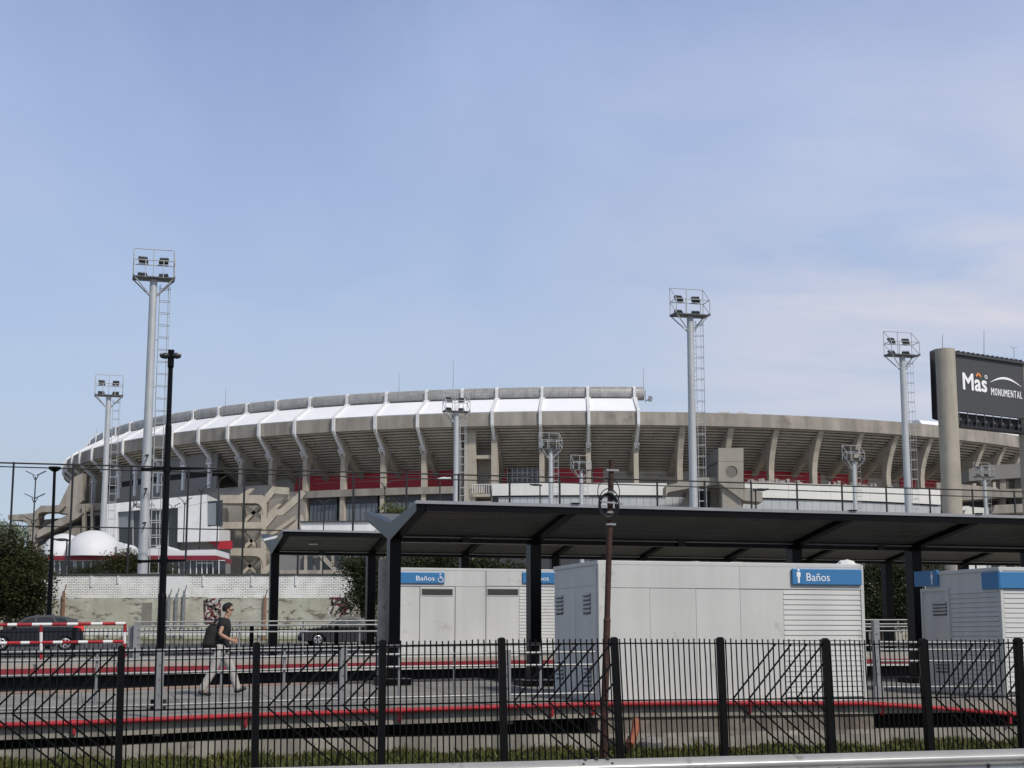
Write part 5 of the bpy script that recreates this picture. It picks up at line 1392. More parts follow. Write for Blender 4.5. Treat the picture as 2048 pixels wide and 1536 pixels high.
qi = q_at(1873.5, s3); mb = MB(); man_icon(mb, S(s3 - .052, qi, z0_ + .025), NF, z1_ - z0_ - .05, -DV, False); mb.build('pictogram', sign_white, sg2)
qd0, qd1 = q_at(1901, s3), q_at(1852, s3)
zd = zt(1181, PS * s3 + PC * qd0)
mb = MB(); mb.para(S(s3 - .02, qd0, z3b + .08), DV * .019, NV * (qd1 - qd0), UP * (zd - z3b - .08)); dr = mb.build('door', cabin_w, cb3)
mb = MB()
for (qa, qb_, za, zb__) in ((qd0 - .06, qd0, z3b + .04, zd + .06), (qd1, qd1 + .06, z3b + .04, zd + .06), (qd0, qd1, zd, zd + .06)): mb.para(S(s3 - .045, qa, za), DV * .045, NV * (qb_ - qa), UP * (zb__ - za))
mb.build('door_frame', cabin_w, dr)
va, vb_ = q_at(1899, s3), q_at(1871, s3)
for (v0, v1) in ((1203, 1231), (1318, 1346)):
    za, zb__ = zt(v1, PS * s3 + PC * qd0), zt(v0, PS * s3 + PC * qd0)
    mb = MB(); mb.para(S(s3 - .026, va, za), DV * .005, NV * (vb_ - va), UP * (zb__ - za)); v_ = mb.build('vent', cabin_vent, dr)
    mb = MB(); slats_end(mb, s3 - .026, va + .01, vb_ - .01, za, zb__, (zb__ - za) / 4.2, .04); mb.build('vent_slat', cabin_w, v_)
za, zb__ = zt(1202, PS * s3 + PC * qd0), zt(1185, PS * s3 + PC * qd0)
mb = MB(); mb.para(S(s3 - .028, va + .12, za), DV * .004, NV * (vb_ - va - .3), UP * (zb__ - za)); mb.build('paper_notice', M('paper_notice', (.55, .56, .57), .7, var=.1), dr)
mb = MB()
z = zd
while z > z3b + .1:
    mb.prism([S(s3, QC + .05, z), S(s3 - .004, QC + .05, z), S(s3 - .02, QC + .05, z - .07), S(s3, QC + .05, z - .082)], NV * (qd0 - .1 - QC - .05)); z -= .088
mb.build('louvre', cabin_w, cb3)
# far cabin with the wheelchair sign
Q1 = 41.9
s1a, z1t = on(793, 1136.5, Q1); s1b = s1a + 6.0; z1b = zfar(s1a) - .02
cb1 = cabin('toilet_cabin', 'far white toilet cabin behind the shelter posts, signed Baños with a wheelchair', s1a, s1b, Q1, 2.45, z1b, z1t)
mb = MB(); mb.sbox(s1a + .05, s1b - .05, Q1 - .006, Q1 + .002, z1b + .06, z1t - .06); mb.build('shade_backing', M('cabin_pale_gap_shade', (.2, .2, .195), .7), cb1)  # gap shade again painted on a sheet, paler for the far cabin
mb = MB(); qp = Q1 - .006
front_panel(mb, 795, 971, 1140, 1172, qp, .02, .005); front_panel(mb, 972, 1180, 1140, 1172, qp, .02, .005)
for a, b_ in ((795, 839), (840, 909.5), (910.5, 971), (972, 1038)): front_panel(mb, a, b_, 1173, 1316, qp, .02, .005)
mb.build('wall_panel', cabin_w, cb1)
a = on(1039, 1174, qp); b_ = on(1150, 1314, qp)
mb = MB(); slats(mb, on(1038.6, 1176, qp)[0], b_[0], qp, b_[1], a[1]); mb.build('louvre', cabin_w, cb1)
for a, b_ in ((842, 907), (973, 1038)):
    mb = MB(); front_panel(mb, a, b_, 1175.5, 1191.5, qp - .02, .015, 0); v_ = mb.build('vent_frame', cabin_w, cb1)
    mb = MB(); front_panel(mb, a + 2, b_ - 2, 1177.5, 1189.5, qp - .035, .01, 0)
    z = on(a, 1178, qp)[1]
    for k in range(5): p = on(a + 2, 1178.6 + 2.2 * k, qp); p2 = on(b_ - 2, 1180, qp); mb.sbox(p[0], p2[0], qp - .06, qp - .045, p[1] - .012, p[1])
    mb.build('vent', M('far_vent_grille', (.09, .088, .08), .6, var=.1), v_)
a = on(795, 1144, qp); b_ = on(888, 1167.5, qp)
sg = sign(cb1, a[0], b_[0], qp - .02, b_[1], a[1])
mb = MB(); c = on(831, 1161, qp); text_mb(mb, 'Baños', S(c[0], qp - .076, c[1]), DV, UP, .125, width=.52); mb.build('lettering', sign_white, sg, recalc=False)
mb = MB(); c = on(879.5, 1164.5, qp); wheel_icon(mb, S(c[0], qp - .074, c[1]), DV, .235, NF); mb.build('pictogram', sign_white, sg)
a = on(1044, 1144, qp); b_ = on(1168, 1168, qp)
sg = sign(cb1, a[0], b_[0], qp - .02, b_[1], a[1])
mb = MB(); c = on(1063, 1161, qp); text_mb(mb, 'Baños', S(c[0], qp - .076, c[1]), DV, UP, .125, width=.48); mb.build('lettering', sign_white, sg, recalc=False)
mb = MB(); c = on(1054, 1164, qp); man_icon(mb, S(c[0], qp - .074, c[1]), DV, .22, NF); mb.build('pictogram', sign_white, sg)

# ------------------------------------------------------------------ butterfly roofed shelters
def shelter(label, s_posts, s_end, q, zb, hide=(), post_w=.23, base=True, scale=1.0, zv=1.93, lamp=None):
    """profile in (p, z): p towards the near side; z above the eye"""
    r = thing('bus_shelter', S(s_posts[0], q, zb(s_posts[0])), label, 'bus shelter', 'dark butterfly roofed bus shelters')
    V = [(2.5, zv + .62), (2.5, zv + .44), (.21, zv + .07), (.17, zv), (-.17, zv), (-.21, zv + .09), (-2.8, zv + .73), (-2.8, zv + .85), (0, zv + .41)]
    def pt(s, p, z): return S(s, q - p, z)
    for i, s in enumerate(s_posts):
        w = .20
        mb = MB(); mb.prism([pt(s - w / 2, p, z) for p, z in V], DV * w); mb.build('roof_arm', charcoal, r, bevel=.008)
        mb = MB(); mb.sbox(s - post_w / 2, s + post_w / 2, q - .17, q + .17, zb(s), zv + .06); mb.build('post', charcoal, r, bevel=.008)
        if base:
            mb = MB(); mb.sbox(s - .32, s + .32, q - .32, q + .32, zb(s) - .03, zb(s) + .13)
            for a in (-1, 1):
                for b_ in (-1, 1): mb.tube(S(s + a * .24, q + b_ * .24, zb(s) + .1), S(s + a * .24, q + b_ * .24, zb(s) + .19), .025, n=6)
            mb.build('base_plate', charcoal, r, bevel=.01)
    sA, sB = s_posts[0] + .08, s_end
    # valley beam, edge beams, gutters, sheets
    mb = MB(); mb.sbox(sA, sB, q - .09, q + .09, zv + .02, zv + .16); mb.build('valley_beam', charcoal, r)
    mb = MB(); mb.sbox(sA, sB, q - 2.54, q - 2.42, zv + .45, zv + .575); mb.build('edge_beam', charcoal, r)
    mb = MB(); mb.sbox(sA - .2, sB, q - 2.58, q - 2.40, zv + .58, zv + .64); mb.build('gutter', charcoal_top, r)
    mb = MB(); mb.sbox(sA, sB, q + 2.70, q + 2.82, zv + .72, zv + .83); mb.build('edge_beam', charcoal, r)
    def sheet(p0, z0, p1, z1, nm):
        mb = MB(); n = 5
        d = Vector((p1 - p0, z1 - z0)); 
        for k in range(n):
            a, b_ = k / n, (k + 1) / n - .012
            A_ = (p0 + d.x * a, z0 + d.y * a); B_ = (p0 + d.x * b_, z0 + d.y * b_)
            mb.prism([pt(sA, *A_), pt(sA, *B_), pt(sA, B_[0], B_[1] + .05), pt(sA, A_[0], A_[1] + .05)], DV * (sB - sA))
            if k: mb.prism([pt(sA, A_[0] - .02, A_[1] - .012), pt(sA, A_[0] + .03, A_[1] - .006), pt(sA, A_[0] + .03, A_[1] + .05), pt(sA, A_[0] - .02, A_[1] + .045)], DV * (sB - sA))
        return mb.build(nm, soffit, r)
    sheet(.10, zv + .16, 2.42, zv + .53, 'roof_sheet'); sheet(-.10, zv + .18, -2.72, zv + .77, 'roof_sheet')
    for s in s_posts[1:]:           # dark straps lapped over the roof edge at every frame
        mb = MB(); mb.prism([pt(s - .02, 2.62, zv + .665), pt(s - .02, 1.9, zv + .62), pt(s - .02, 1.9, zv + .60), pt(s - .02, 2.62, zv + .645)], DV * .16); mb.build('edge_strap', charcoal, r)
    mb = MB(); mb.tube(S(sA, q - .16, zv + .12), S(sB, q - .16, zv + .12), .018, n=6); mb.build('conduit', galv, r)
    for k in range(4):
        s = sA + 1.3 + k * 4.7; mb = MB(); mb.sbox(s, s + .16, q - .20, q - .12, zv + .02, zv + .20); mb.build('junction_box', net_black, r)
    return r
QS = 30.8
sp0 = s_at(785, QS)
sh1 = shelter('near dark bus shelter with a long butterfly roof over the middle cabin', [sp0, sp0 + 2.94, sp0 + 8.84, sp0 + 11.74, sp0 + 14.7, sp0 + 17.7], sp0 + 20, QS, lambda s: ztop(s, QS), zv=1.93)
QS2 = 49.0
sq0 = s_at(546, QS2, .5)
sh2 = shelter('farther dark bus shelter with a butterfly roof, left of and behind the near one', [sq0 + 3.06 * k for k in range(9)], sq0 + 28, QS2, lambda s: zfar(s), base=False, post_w=.26, zv=2.62)
# bright tube lamps on the far shelter roof
mb = MB(); p = W(525, 1077, 47.5); mb.bar(p + Vector((0, 0, -.05)), p + Vector((.45, .35, .09)), .16, .06); mb.build('roof_lamp', white_steel, sh2)
mb = MB(); p = S(sq0 + .85, QS2 - 1.4, 2.62 + .28); mb.bar(p, p + DV * .28 + NF * .0, .12, .03); mb.build('ceiling_lamp', white_steel, sh2)
# concrete pole standing behind the near left post
q = 34.5; p0 = S(s_at(765, q), q, -1.3); 
mb = MB(); zt_ = zt(1118, p0.y); mb.tube(p0, (p0.x, p0.y, zt_), .135, .12, 14); tag(mb.build('concrete_pole', M('pole_concrete', (.36, .335, .30), .9, var=.2, scale=4, spots=.2, spotcol=(.12, .1, .09), spotscale=3), smooth=40), 'weathered concrete pole right behind the left post of the near shelter', 'pole')

# ------------------------------------------------------------------ foreground bar fence
QFN = 21.1
ff = thing('metal_fence', S(s_at(1000, QFN), QFN, -1.82), 'tall black bar fence with arrow patterned panels across the foreground', 'fence')
tops = [(-330, 1304), (-42, 1300), (243, 1295), (513, 1288), (765, 1283), (1003, 1278.5), (1228, 1277.5), (1440, 1277.5), (1650, 1279.5), (1845, 1280), (2035, 1278), (2220, 1280)]
bots = [(-336, 1500), (-48, 1500), (237.5, 1500), (510, 1500), (763, 1500), (1008, 1500), (1240, 1500), (1449.5, 1500), (1662, 1500), (1860, 1500), (2047, 1500), (2236, 1500)]
PT = []
for (ut, vt), (ub, vb) in zip(tops, bots):
    st, z_t = on(ut, vt, QFN); s_b, z_b = on(ub, vb, QFN)
    k = (-1.84 - z_t) / (z_b - z_t); PT.append((st, z_t, st + (s_b - st) * k, -1.84))
def fpos(i, f, h):
    """point in panel i: f across, h from bottom (0) to top (1)"""
    a, b_ = PT[i], PT[i + 1]
    sb_, st_ = a[2] + (b_[2] - a[2]) * f, a[0] + (b_[0] - a[0]) * f
    zb2_, zt2_ = a[3], a[1] + (b_[1] - a[1]) * f
    return S(sb_ + (st_ - sb_) * h, QFN, zb2_ + (zt2_ - zb2_) * h)
for i, (st, z_t, s_b, z_b) in enumerate(PT):
    mb = MB(); a = S(s_b, QFN, z_b); b_ = S(st, QFN, z_t); w = .092
    mb.prism([a - DV * w / 2 - NV * w / 2, a + DV * w / 2 - NV * w / 2, a + DV * w / 2 + NV * w / 2, a - DV * w / 2 + NV * w / 2], b_ - a)
    mb.prism([b_ - DV * w / 2 - NV * w / 2, b_ + DV * w / 2 - NV * w / 2, b_ + DV * w / 2 + NV * w / 2, b_ - DV * w / 2 + NV * w / 2][::1], Vector((0, 0, .004)))
    k = .6; c = b_ + UP * .02
    vs = [b_ + DV * (x * w / 2) + NV * (y * w / 2) + UP * .0041 for x, y in ((-1, -1), (1, -1), (1, 1), (-1, 1))] + [b_ + DV * (x * w * .25) + NV * (y * w * .25) + UP * .026 for x, y in ((-1, -1), (1, -1), (1, 1), (-1, 1))]
    mb.add(vs, [(0, 1, 5, 4), (1, 2, 6, 5), (2, 3, 7, 6), (3, 0, 4, 7), (4, 5, 6, 7)])
    mb.build('post', blk, ff)
NB = 20
rg = random.Random(9)
for i in range(len(PT) - 1):
    hm, ht, hb = .535, .965, .06
    mb = MB()
    f0, f1 = .035, .965
    for k in range(1, NB):
        f = k / NB; jit = rg.uniform(-.0012, .0012)
        bend = rg.uniform(-.006, .006) if rg.random() < .2 else rg.uniform(-.0012, .0012)
        mb.path([fpos(i, f + jit, .01), fpos(i, f + jit * .5, hm), fpos(i, f + bend, .8), fpos(i, f + rg.uniform(-.0025, .0025), 1.0 + rg.uniform(-.005, .005))], .0102, 6)
    for h in (hb, hm, ht):
        mb.bar(fpos(i, .02, h) + NV * .014, fpos(i, .98, h) + NV * .014, .008, .02)
    mb.build('bar_panel', blk, ff, smooth=50)
    if i % 2 == 1:
        mb = MB()
        for k in range(6):
            f = .09 + .15 * k
            for h1, df in ((ht, .43), (hb, .60)):
                fe = min(.965, f + df); he = hm + (h1 - hm) * (fe - f) / df
                mb.bar(fpos(i, f, hm) - NV * .012, fpos(i, fe, he) - NV * .012, .014, .024)
        for e in range(2):
            hh = hm + (.28 if e == 0 else .48)
        mb.build('arrow_brace', blk, ff)

# ------------------------------------------------------------------ guardrail nearest to the camera
QG = 12.95
gd = thing('guardrail', S(s_at(1200, QG), QG, -1.8), 'galvanised corrugated guardrail along the bottom edge of the picture', 'guardrail')
sg0, sg1 = s_at(-100, QG), s_at(2300, QG)
sref0, sref1 = s_at(500, QG), s_at(2048, QG)
zg0, zg1 = on(500, 1536, QG)[1], on(2048, 1496.5, QG)[1]
def zg(s): return zg0 + (zg1 - zg0) * (s - sref0) / (sref1 - sref0)
prof = [(0, -.004), (.012, 0), (.03, -.008), (.078, -.052), (.083, -.062), (.083, -.088), (.078, -.098), (.008, -.140), (.004, -.150), (.004, -.162), (.008, -.172), (.078, -.214), (.083, -.224), (.083, -.25), (.078, -.26), (.03, -.304), (.012, -.312), (0, -.308)]
joints = [s_at(1190, QG)]
sj = joints[0]
def beam(a, b_, lift=0.0):
    mb = MB(); n = max(2, int((b_ - a) / .5)); rws = []
    for i in range(n + 1):
        s = a + (b_ - a) * i / n
        rws.append([S(s, QG - d - lift, zg(s) + z) for d, z in prof] + [S(s, QG - d - lift + .004, zg(s) + z) for d, z in reversed(prof)])
    mb.rows(rws, True); k = 2 * len(prof)
    return mb
mb = beam(sg0, sj + .16); mb.build('beam', guard, gd, smooth=35)
mb = beam(sj - .16, sg1, .0055); mb.build('beam', guard, gd, smooth=35)
mb = MB()
for k in (-.13, .13):
    for zz in (-.035, -.14, -.175, -.275):
        p = S(sj + k, QG - .05 - (.03 if zz in (-.14, -.175) else .0), zg(sj) + zz); mb = MB(); mb.sphere(p + NF * (-.01 if zz < -.1 and zz > -.2 else .012), .014, .014, .012, 8, 5); mb.build('bolt', lamp_dk, gd)
for u in (1678, 1975, 700): p = on(u, 1521, QG); mb = MB(); mb.sphere(S(p[0], QG - .012, zg(p[0]) - .155), .02, .02, .018, 8, 5); mb.build('bolt', lamp_dk, gd)
for k in (-.10, 0, .1): mb = MB(); mb.sphere(S(sj + k, QG - .03, zg(sj) + .004), .018, .018, .012, 8, 5); mb.build('bolt', lamp_dk, gd)
for k in range(-3, 5):
    s = sj + .02 + k * 2.0
    mb = MB(); mb.sbox(s - .05, s + .05, QG + .02, QG + .03, -1.85, zg(s) - .03); mb.sbox(s - .05, s + .05, QG + .12, QG + .13, -1.85, zg(s) - .03); mb.sbox(s - .004, s + .004, QG + .03, QG + .12, -1.85, zg(s) - .03); mb.build('post', guard, gd)

# ------------------------------------------------------------------ rusty pole with its cable coil
QP = 22.3
s_t, z_t = on(1223, 920, QP); s_b, z_b = on(1207, 1500, QP); s_m, z_m = on(1213, 1240, QP)
kb = (-1.85 - z_t) / (z_b - z_t)
pb = S(s_t + (s_b - s_t) * kb, QP, -1.85); ptp = S(s_t, QP, z_t); pm = pb.lerp(ptp, (z_m + 1.85) / (z_t + 1.85))
rpz = thing('rusty_pole', pb, 'leaning rusty brown steel pole with clamps in front of the middle cabin', 'pole')
mb = MB(); mb.tube(pb, pm, .058, .052, 14); mb.tube(pm, ptp, .045, .042, 14); mb.tube(pm - UP * .02, pm + UP * .03, .060, .047, 14); mb.build('tube', rust, rpz, smooth=40)
for v, wd_ in ((941, .10), (985, .052), (1025, .055), (1049, .075)):
    z = on(1218, v, QP)[1]; c = pm.lerp(ptp, (z - pm.z) / (ptp.z - pm.z)); mb = MB(); mb.tube(c - UP * .012, c + UP * .012, .053, n=14)
    mb.bar(c - DV * wd_ + NF * .06, c + DV * wd_ + NF * .06, .02, .03); mb.build('clamp', galv, rpz)
cc = on(1217, 1011, QP - .1); cz = cc[1]; cs_ = cc[0]
cq = QP - .085
mb = MB(); rg = random.Random(2)
for j in range(7):
    rr = .148 + rg.uniform(-.012, .014); ox, oz = rg.uniform(-.012, .012), rg.uniform(-.012, .012)
    mb.path([S(cs_ - .01 + ox + rr * .92 * math.cos(2 * PI * i / 28), cq - .01 * (j % 3), cz + .0 + oz + rr * 1.16 * math.sin(2 * PI * i / 28)) for i in range(28)], .011, 6, True)
mb.path([S(cs_ + .20 * math.sin(t_) * (1 if True else 0) * .88, cq - .03, cz + .20 + .22 * math.cos(t_)) for t_ in [R(-140 + 10 * i) for i in range(29)]], .007, 6)
mb.path([S(cs_ + .165 * math.cos(2 * PI * i / 28), cq - .035, cz + .02 + .235 * math.sin(2 * PI * i / 28)) for i in range(28)], .008, 6, True)
coil = mb.build('cable_coil', cable, smooth=60); tag(coil, 'black cable coil hung on the rusty pole', 'cable coil')
mb = MB(); z = on(1200, 1004, QP)[1]; c = pm.lerp(ptp, (z - pm.z) / (ptp.z - pm.z)); mb.bar(c - DV * .21 + NF * .10, c + DV * .17 + NF * .10 - UP * .03, .03, .028); mb.build('cross_arm', galv, rpz)

# ------------------------------------------------------------------ lamp post on the near platform
QL = 26.6
sl0 = s_at(316, QL, -1.2); zl0 = ztop(sl0, QL); p = S(sl0, QL, zl0); Yl = p.y
lp = thing('twin_lamp_post', p, 'tall black lamp post with two small heads and banner arms on the near platform', 'lamp post')
zz = lambda v: zt(v, Yl)
mb = MB(); mb.tube(p, (p.x, p.y, zz(1192)), .070, .068, 16); mb.tube((p.x, p.y, zz(1192)), (p.x, p.y, zz(852)), .060, .055, 16); mb.tube((p.x, p.y, zz(1195)), (p.x, p.y, zz(1186)), .076, .062, 16)
mb.tube((p.x, p.y, zz(852)), (p.x, p.y, zz(735)), .043, .041, 16); mb.tube((p.x, p.y, zz(856)), (p.x, p.y, zz(846)), .056, .044, 16); mb.tube((p.x, p.y, zz(733)), (p.x, p.y, zz(700)), .055, .055, 16); mb.tube((p.x, p.y, zz(737)), (p.x, p.y, zz(732)), .043, .055, 16); mb.build('pole', charcoal, lp, smooth=40)
for k, sz in ((-1, .13), (1, .11)):
    c = Vector((p.x + k * .10, p.y - .02, zz(712))); mb = MB(); mb.sphere(c, sz * .72, .09, .052, 14, 8); mb.bar(c + Vector((-k * .06, 0, .02)), c + Vector((k * .03, 0, .02)), .05, .03); h_ = mb.build('lamp_head', lamp_dk, lp, smooth=60)
    mb = MB(); mb.sphere(c + Vector((k * .045, -.02, .025)), .045, .05, .03, 12, 6); mb.build('lens', lamp_glass, h_, smooth=60)
for v, ul, ur in ((938, 284, 411), (1122, 277, 372)):
    z = zz(v); xl, xr = W(ul, v, Yl).x, W(ur, v, Yl).x
    mb = MB(); mb.bar((xl, p.y - .02, z - .01), (p.x, p.y - .02, z), .05, .045); mb.prism([(p.x, p.y - .03, z + .03), (p.x, p.y - .03, z - .03), (xr, p.y - .03, z - .006), (xr, p.y - .03, z + .022)], (0, .03, 0)); mb.box((xl - .01, p.y - .05, z - .04), (xl + .05, p.y + .01, z + .02))
    mb.tube((p.x, p.y, z - .05), (p.x, p.y, z + .05), .075, n=14); mb.build('banner_arm', charcoal, lp)
mb = MB(); mb.box((p.x - .11, p.y - .11, zl0), (p.x + .11, p.y + .11, zl0 + .16)); mb.build('base', charcoal, lp, bevel=.01)

# ------------------------------------------------------------------ odds and ends on the verge
a = on(1272, 1440, 24.1); b_ = on(1258, 1490, 23.7)
pts = []
for i in range(40):
    f = i / 39; pts.append(S(a[0] + (b_[0] - a[0]) * f + .04 * math.sin(f * 2.6), 24.1 - .4 * f, a[1] + (b_[1] - a[1]) * f))
mb = MB(); mb.path(pts, [.062 if i % 2 else .05 for i in range(40)], 12); tag(mb.build('corrugated_hose', M('orange_hose', (.38, .13, .075), .5, var=.15, scale=5), smooth=60), 'short orange corrugated hose hanging below the middle cabin', 'hose')
def rock(u, v, q, sx, sy, sz, lab, seed, mat):
    rg = random.Random(seed); s, z = on(u, v, q); c = S(s, q, -1.8); mb = MB(); rows_ = []
    for j in range(6):
        w = PI * j / 5
        rows_.append([c + DV * (sx * math.sin(w) * math.cos(2 * PI * i / 9) * rg.uniform(.75, 1.15)) + NV * (sy * math.sin(w) * math.sin(2 * PI * i / 9) * rg.uniform(.75, 1.15)) + UP * (sz * (1 + math.cos(w)) * rg.uniform(.92, 1.05)) for i in range(9)])
    mb.rows(rows_, True); tag(mb.build('concrete_rubble', mat, smooth=30), lab, 'rubble')
rock(1248, 1450, 24.05, .17, .13, .145, 'brownish lump of rubble left of the orange hose', 3, M('brown_rubble', (.22, .17, .13), .9, var=.3, scale=5, bump=.3))
rock(1300, 1450, 24.0, .22, .14, .135, 'grey lump of rubble right of the orange hose', 6, M('grey_rubble', (.22, .21, .20), .9, var=.25, scale=5, bump=.3))

# grass of the verge between fence and platform
mb = MB(); rg = random.Random(21)
for _ in range(36000):
    s = rg.uniform(-5.5, 19); q = rg.uniform(17.5, 24.5) if rg.random() < .75 else rg.uniform(23.3, 24.55)
    cl = math.sin(s * 1.9 + q) * math.sin(q * 2.3 - s * .7) + math.sin(s * 5.1)
    h = rg.uniform(.045, .12) * (1 + .35 * cl) + (.08 if rg.random() < .03 else 0) + (.03 if q > 23.9 else 0)
    c = S(s, q, -1.81); a = rg.uniform(0, 6.28); d = Vector((math.cos(a), math.sin(a), 0)); w = rg.uniform(.006, .013); b_ = Vector((rg.gauss(0, .3), rg.gauss(0, .3), 1)) * h
    mb.add([c - d * w, c + d * w, c + b_ * .6 + d * w * .6, c + b_ + Vector((rg.gauss(0, .03), rg.gauss(0, .03), 0))], [(0, 1, 2, 3)])
g_ = mb.build('grass', foliage('grass_blades', (.035, .050, .012), (.15, .155, .045), .2), recalc=False); tag(g_, kind='stuff', label='short green grass growing along the foot of the fence', cat='grass')

# ------------------------------------------------------------------ walking person
def skin(name, V, E, root, mat, parent, X, sub=2, smooth=True):
    names = list(V); idx = {n: i for i, n in enumerate(names)}
    me = bpy.data.meshes.new(name); me.from_pydata([V[n][0] for n in names], [(idx[a], idx[b_]) for a, b_ in E], [])
    ob = bpy.data.objects.new(name, me); COL.objects.link(ob)
    ob.modifiers.new('s', 'SKIN'); me = ob.data
    if not me.skin_vertices: 
        bm = bmesh.new(); bm.from_mesh(me); bm.verts.layers.skin.verify(); bm.to_mesh(me); bm.free()
    sv = me.skin_vertices[0].data
    for n in names:
        r_ = V[n][1]; sv[idx[n]].radius = r_ if isinstance(r_, tuple) else (r_, r_); sv[idx[n]].use_root = (n == root)
    m = ob.modifiers.new('u', 'SUBSURF'); m.levels = sub; m.render_levels = sub
    dg = bpy.context.evaluated_depsgraph_get(); dg.update()
    em = bpy.data.meshes.new_from_object(ob.evaluated_get(dg)); bpy.data.objects.remove(ob)
    mb = MB(X); mb.add([v.co for v in em.vertices], [tuple(p.vertices) for p in em.polygons]); bpy.data.meshes.remove(em)
    return mb.build(name, mat, parent, smooth=180)
qpn = 29.2; spn = s_at(440, qpn, -1.0); pz = ztop(spn, qpn)
PL = S(spn, qpn, pz)
XP = Matrix.Translation(PL) @ ROT @ Matrix.Scale(.965, 4)
pe = thing('person', PL, 'young person with short dark hair, glasses, dark t-shirt and light trousers, walking right', 'person')
skin_m = M('skin', (.42, .25, .17), .55, var=.05, scale=8); hair_m = M('dark_hair', (.010, .008, .007), .85, var=.2, scale=30)
shirt_m = M('dark_tshirt', (.016, .016, .018), .85, var=.25, scale=9, bump=.2); trouser_m = M('light_trousers', (.42, .40, .37), .85, var=.10, scale=6, bump=.3, bscale=14); shoe_m = M('black_shoe', (.012, .012, .013), .5, var=.1); sole_m = M('shoe_sole', (.10, .10, .10), .7)
Vb = {'pel': ((-.02, 0, .92), (.085, .11)), 'spi': ((0, 0, 1.10), (.08, .105)), 'che': ((.03, 0, 1.28), (.085, .115)), 'nkb': ((.06, 0, 1.425), (.06, .065)), 'nk': ((.085, 0, 1.49), .05), 'jaw': ((.115, 0, 1.545), (.062, .055)), 'hd': ((.11, 0, 1.625), (.092, .074)), 'top': ((.10, 0, 1.69), (.062, .052)), 'nose': ((.215, 0, 1.598), .010), 'chin': ((.175, 0, 1.525), .022), 'brow': ((.178, 0, 1.635), .030)}
Eb = [('pel', 'spi'), ('spi', 'che'), ('che', 'nkb'), ('nkb', 'nk'), ('nk', 'jaw'), ('jaw', 'hd'), ('hd', 'top'), ('hd', 'nose'), ('jaw', 'chin'), ('hd', 'brow')]
arms = {'r': [(.03, -.17, 1.385), (-.065, -.245, 1.15), (.15, -.225, 1.035), (.215, -.205, 1.010)], 'l': [(.05, .17, 1.385), (-.01, .245, 1.16), (.20, .205, 1.065), (.265, .18, 1.045)]}
for k, P in arms.items():
    sg_ = -1 if k == 'r' else 1
    Vb['sh' + k] = (P[0], .046); Vb['el' + k] = (P[1], .040); Vb['fa' + k] = (tuple(P[1][i] * .5 + P[2][i] * .5 for i in range(3)), .036); Vb['wr' + k] = (P[2], (.026, .022)); Vb['pa' + k] = (P[3], (.036, .018))
    Eb += [('che', 'sh' + k), ('sh' + k, 'el' + k), ('el' + k, 'fa' + k), ('fa' + k, 'wr' + k), ('wr' + k, 'pa' + k)]
    a = Vector(P[3])
    for f, (dz, ln) in enumerate(((.030, .030), (.011, .036), (-.009, .034), (-.028, .026))):
        b0 = a + Vector((.032, 0, dz)); b1 = b0 + Vector((ln, -sg_ * .012, -.012)); b2 = b1 + Vector((.010, -sg_ * .028, -.010))
        Vb[f'f{f}a{k}'] = (tuple(b0), .0105); Vb[f'f{f}b{k}'] = (tuple(b1), .0095); Vb[f'f{f}c{k}'] = (tuple(b2), .008); Eb += [('pa' + k, f'f{f}a{k}'), (f'f{f}a{k}', f'f{f}b{k}'), (f'f{f}b{k}', f'f{f}c{k}')]
    t0 = a + Vector((-.008, -sg_ * .022, .034)); t1 = t0 + Vector((.034, -sg_ * .014, .010))
    Vb['ta' + k] = (tuple(t0), .0115); Vb['tb' + k] = (tuple(t1), .0095); Eb += [('pa' + k, 'ta' + k), ('ta' + k, 'tb' + k)]
legs = {'r': [(-.025, -.088, .88), (-.155, -.092, .475), (-.345, -.092, .125)], 'l': [(.0, .088, .88), (.205, .09, .51), (.325, .085, .135)]}
for k, P in legs.items():
    Vb['hp' + k] = (P[0], .080); Vb['kn' + k] = (P[1], .052); Vb['cf' + k] = (tuple(P[1][i] * .62 + P[2][i] * .38 for i in range(3)), .050); Vb['an' + k] = (P[2], .036)
    Eb += [('pel', 'hp' + k), ('hp' + k, 'kn' + k), ('kn' + k, 'cf' + k), ('cf' + k, 'an' + k)]
foot = {'r': ((-.405, -.092, .062), (-.26, -.092, .042), (-.165, -.092, .030)), 'l': ((.285, .085, .062), (.41, .085, .105), (.505, .085, .145))}
for k, P in foot.items():
    Vb['he' + k] = (P[0], .036); Vb['ba' + k] = (P[1], (.036, .03)); Vb['to' + k] = (P[2], (.03, .022)); Eb += [('an' + k, 'he' + k), ('an' + k, 'ba' + k), ('ba' + k, 'to' + k)]
body = skin('body', Vb, Eb, 'pel', skin_m, pe, XP)
Vs = {'hm0': ((-.035, 0, .80), (.15, .19)), 'hem': ((-.03, 0, .86), (.15, .19)), 'pel': ((-.02, 0, .97), (.145, .18)), 'spi': ((0, 0, 1.10), (.14, .17)), 'che': ((.025, 0, 1.27), (.145, .195)), 'nkb': ((.055, 0, 1.40), (.10, .13)), 'col': ((.072, 0, 1.455), (.068, .068))}
Es = [('hm0', 'hem'), ('hem', 'pel'), ('pel', 'spi'), ('spi', 'che'), ('che', 'nkb'), ('nkb', 'col')]
for k, P in arms.items():
    m_ = tuple(P[0][i] * .42 + P[1][i] * .58 for i in range(3)); Vs['sh' + k] = (P[0], .098); Vs['sl' + k] = (m_, .078); Es += [('che', 'sh' + k), ('sh' + k, 'sl' + k)]
skin('t_shirt', Vs, Es, 'che', shirt_m, pe, XP)
Vt = {'wa': ((-.02, 0, 1.02), (.12, .15)), 'pel': ((-.03, 0, .89), (.145, .18))}; Et = [('wa', 'pel')]
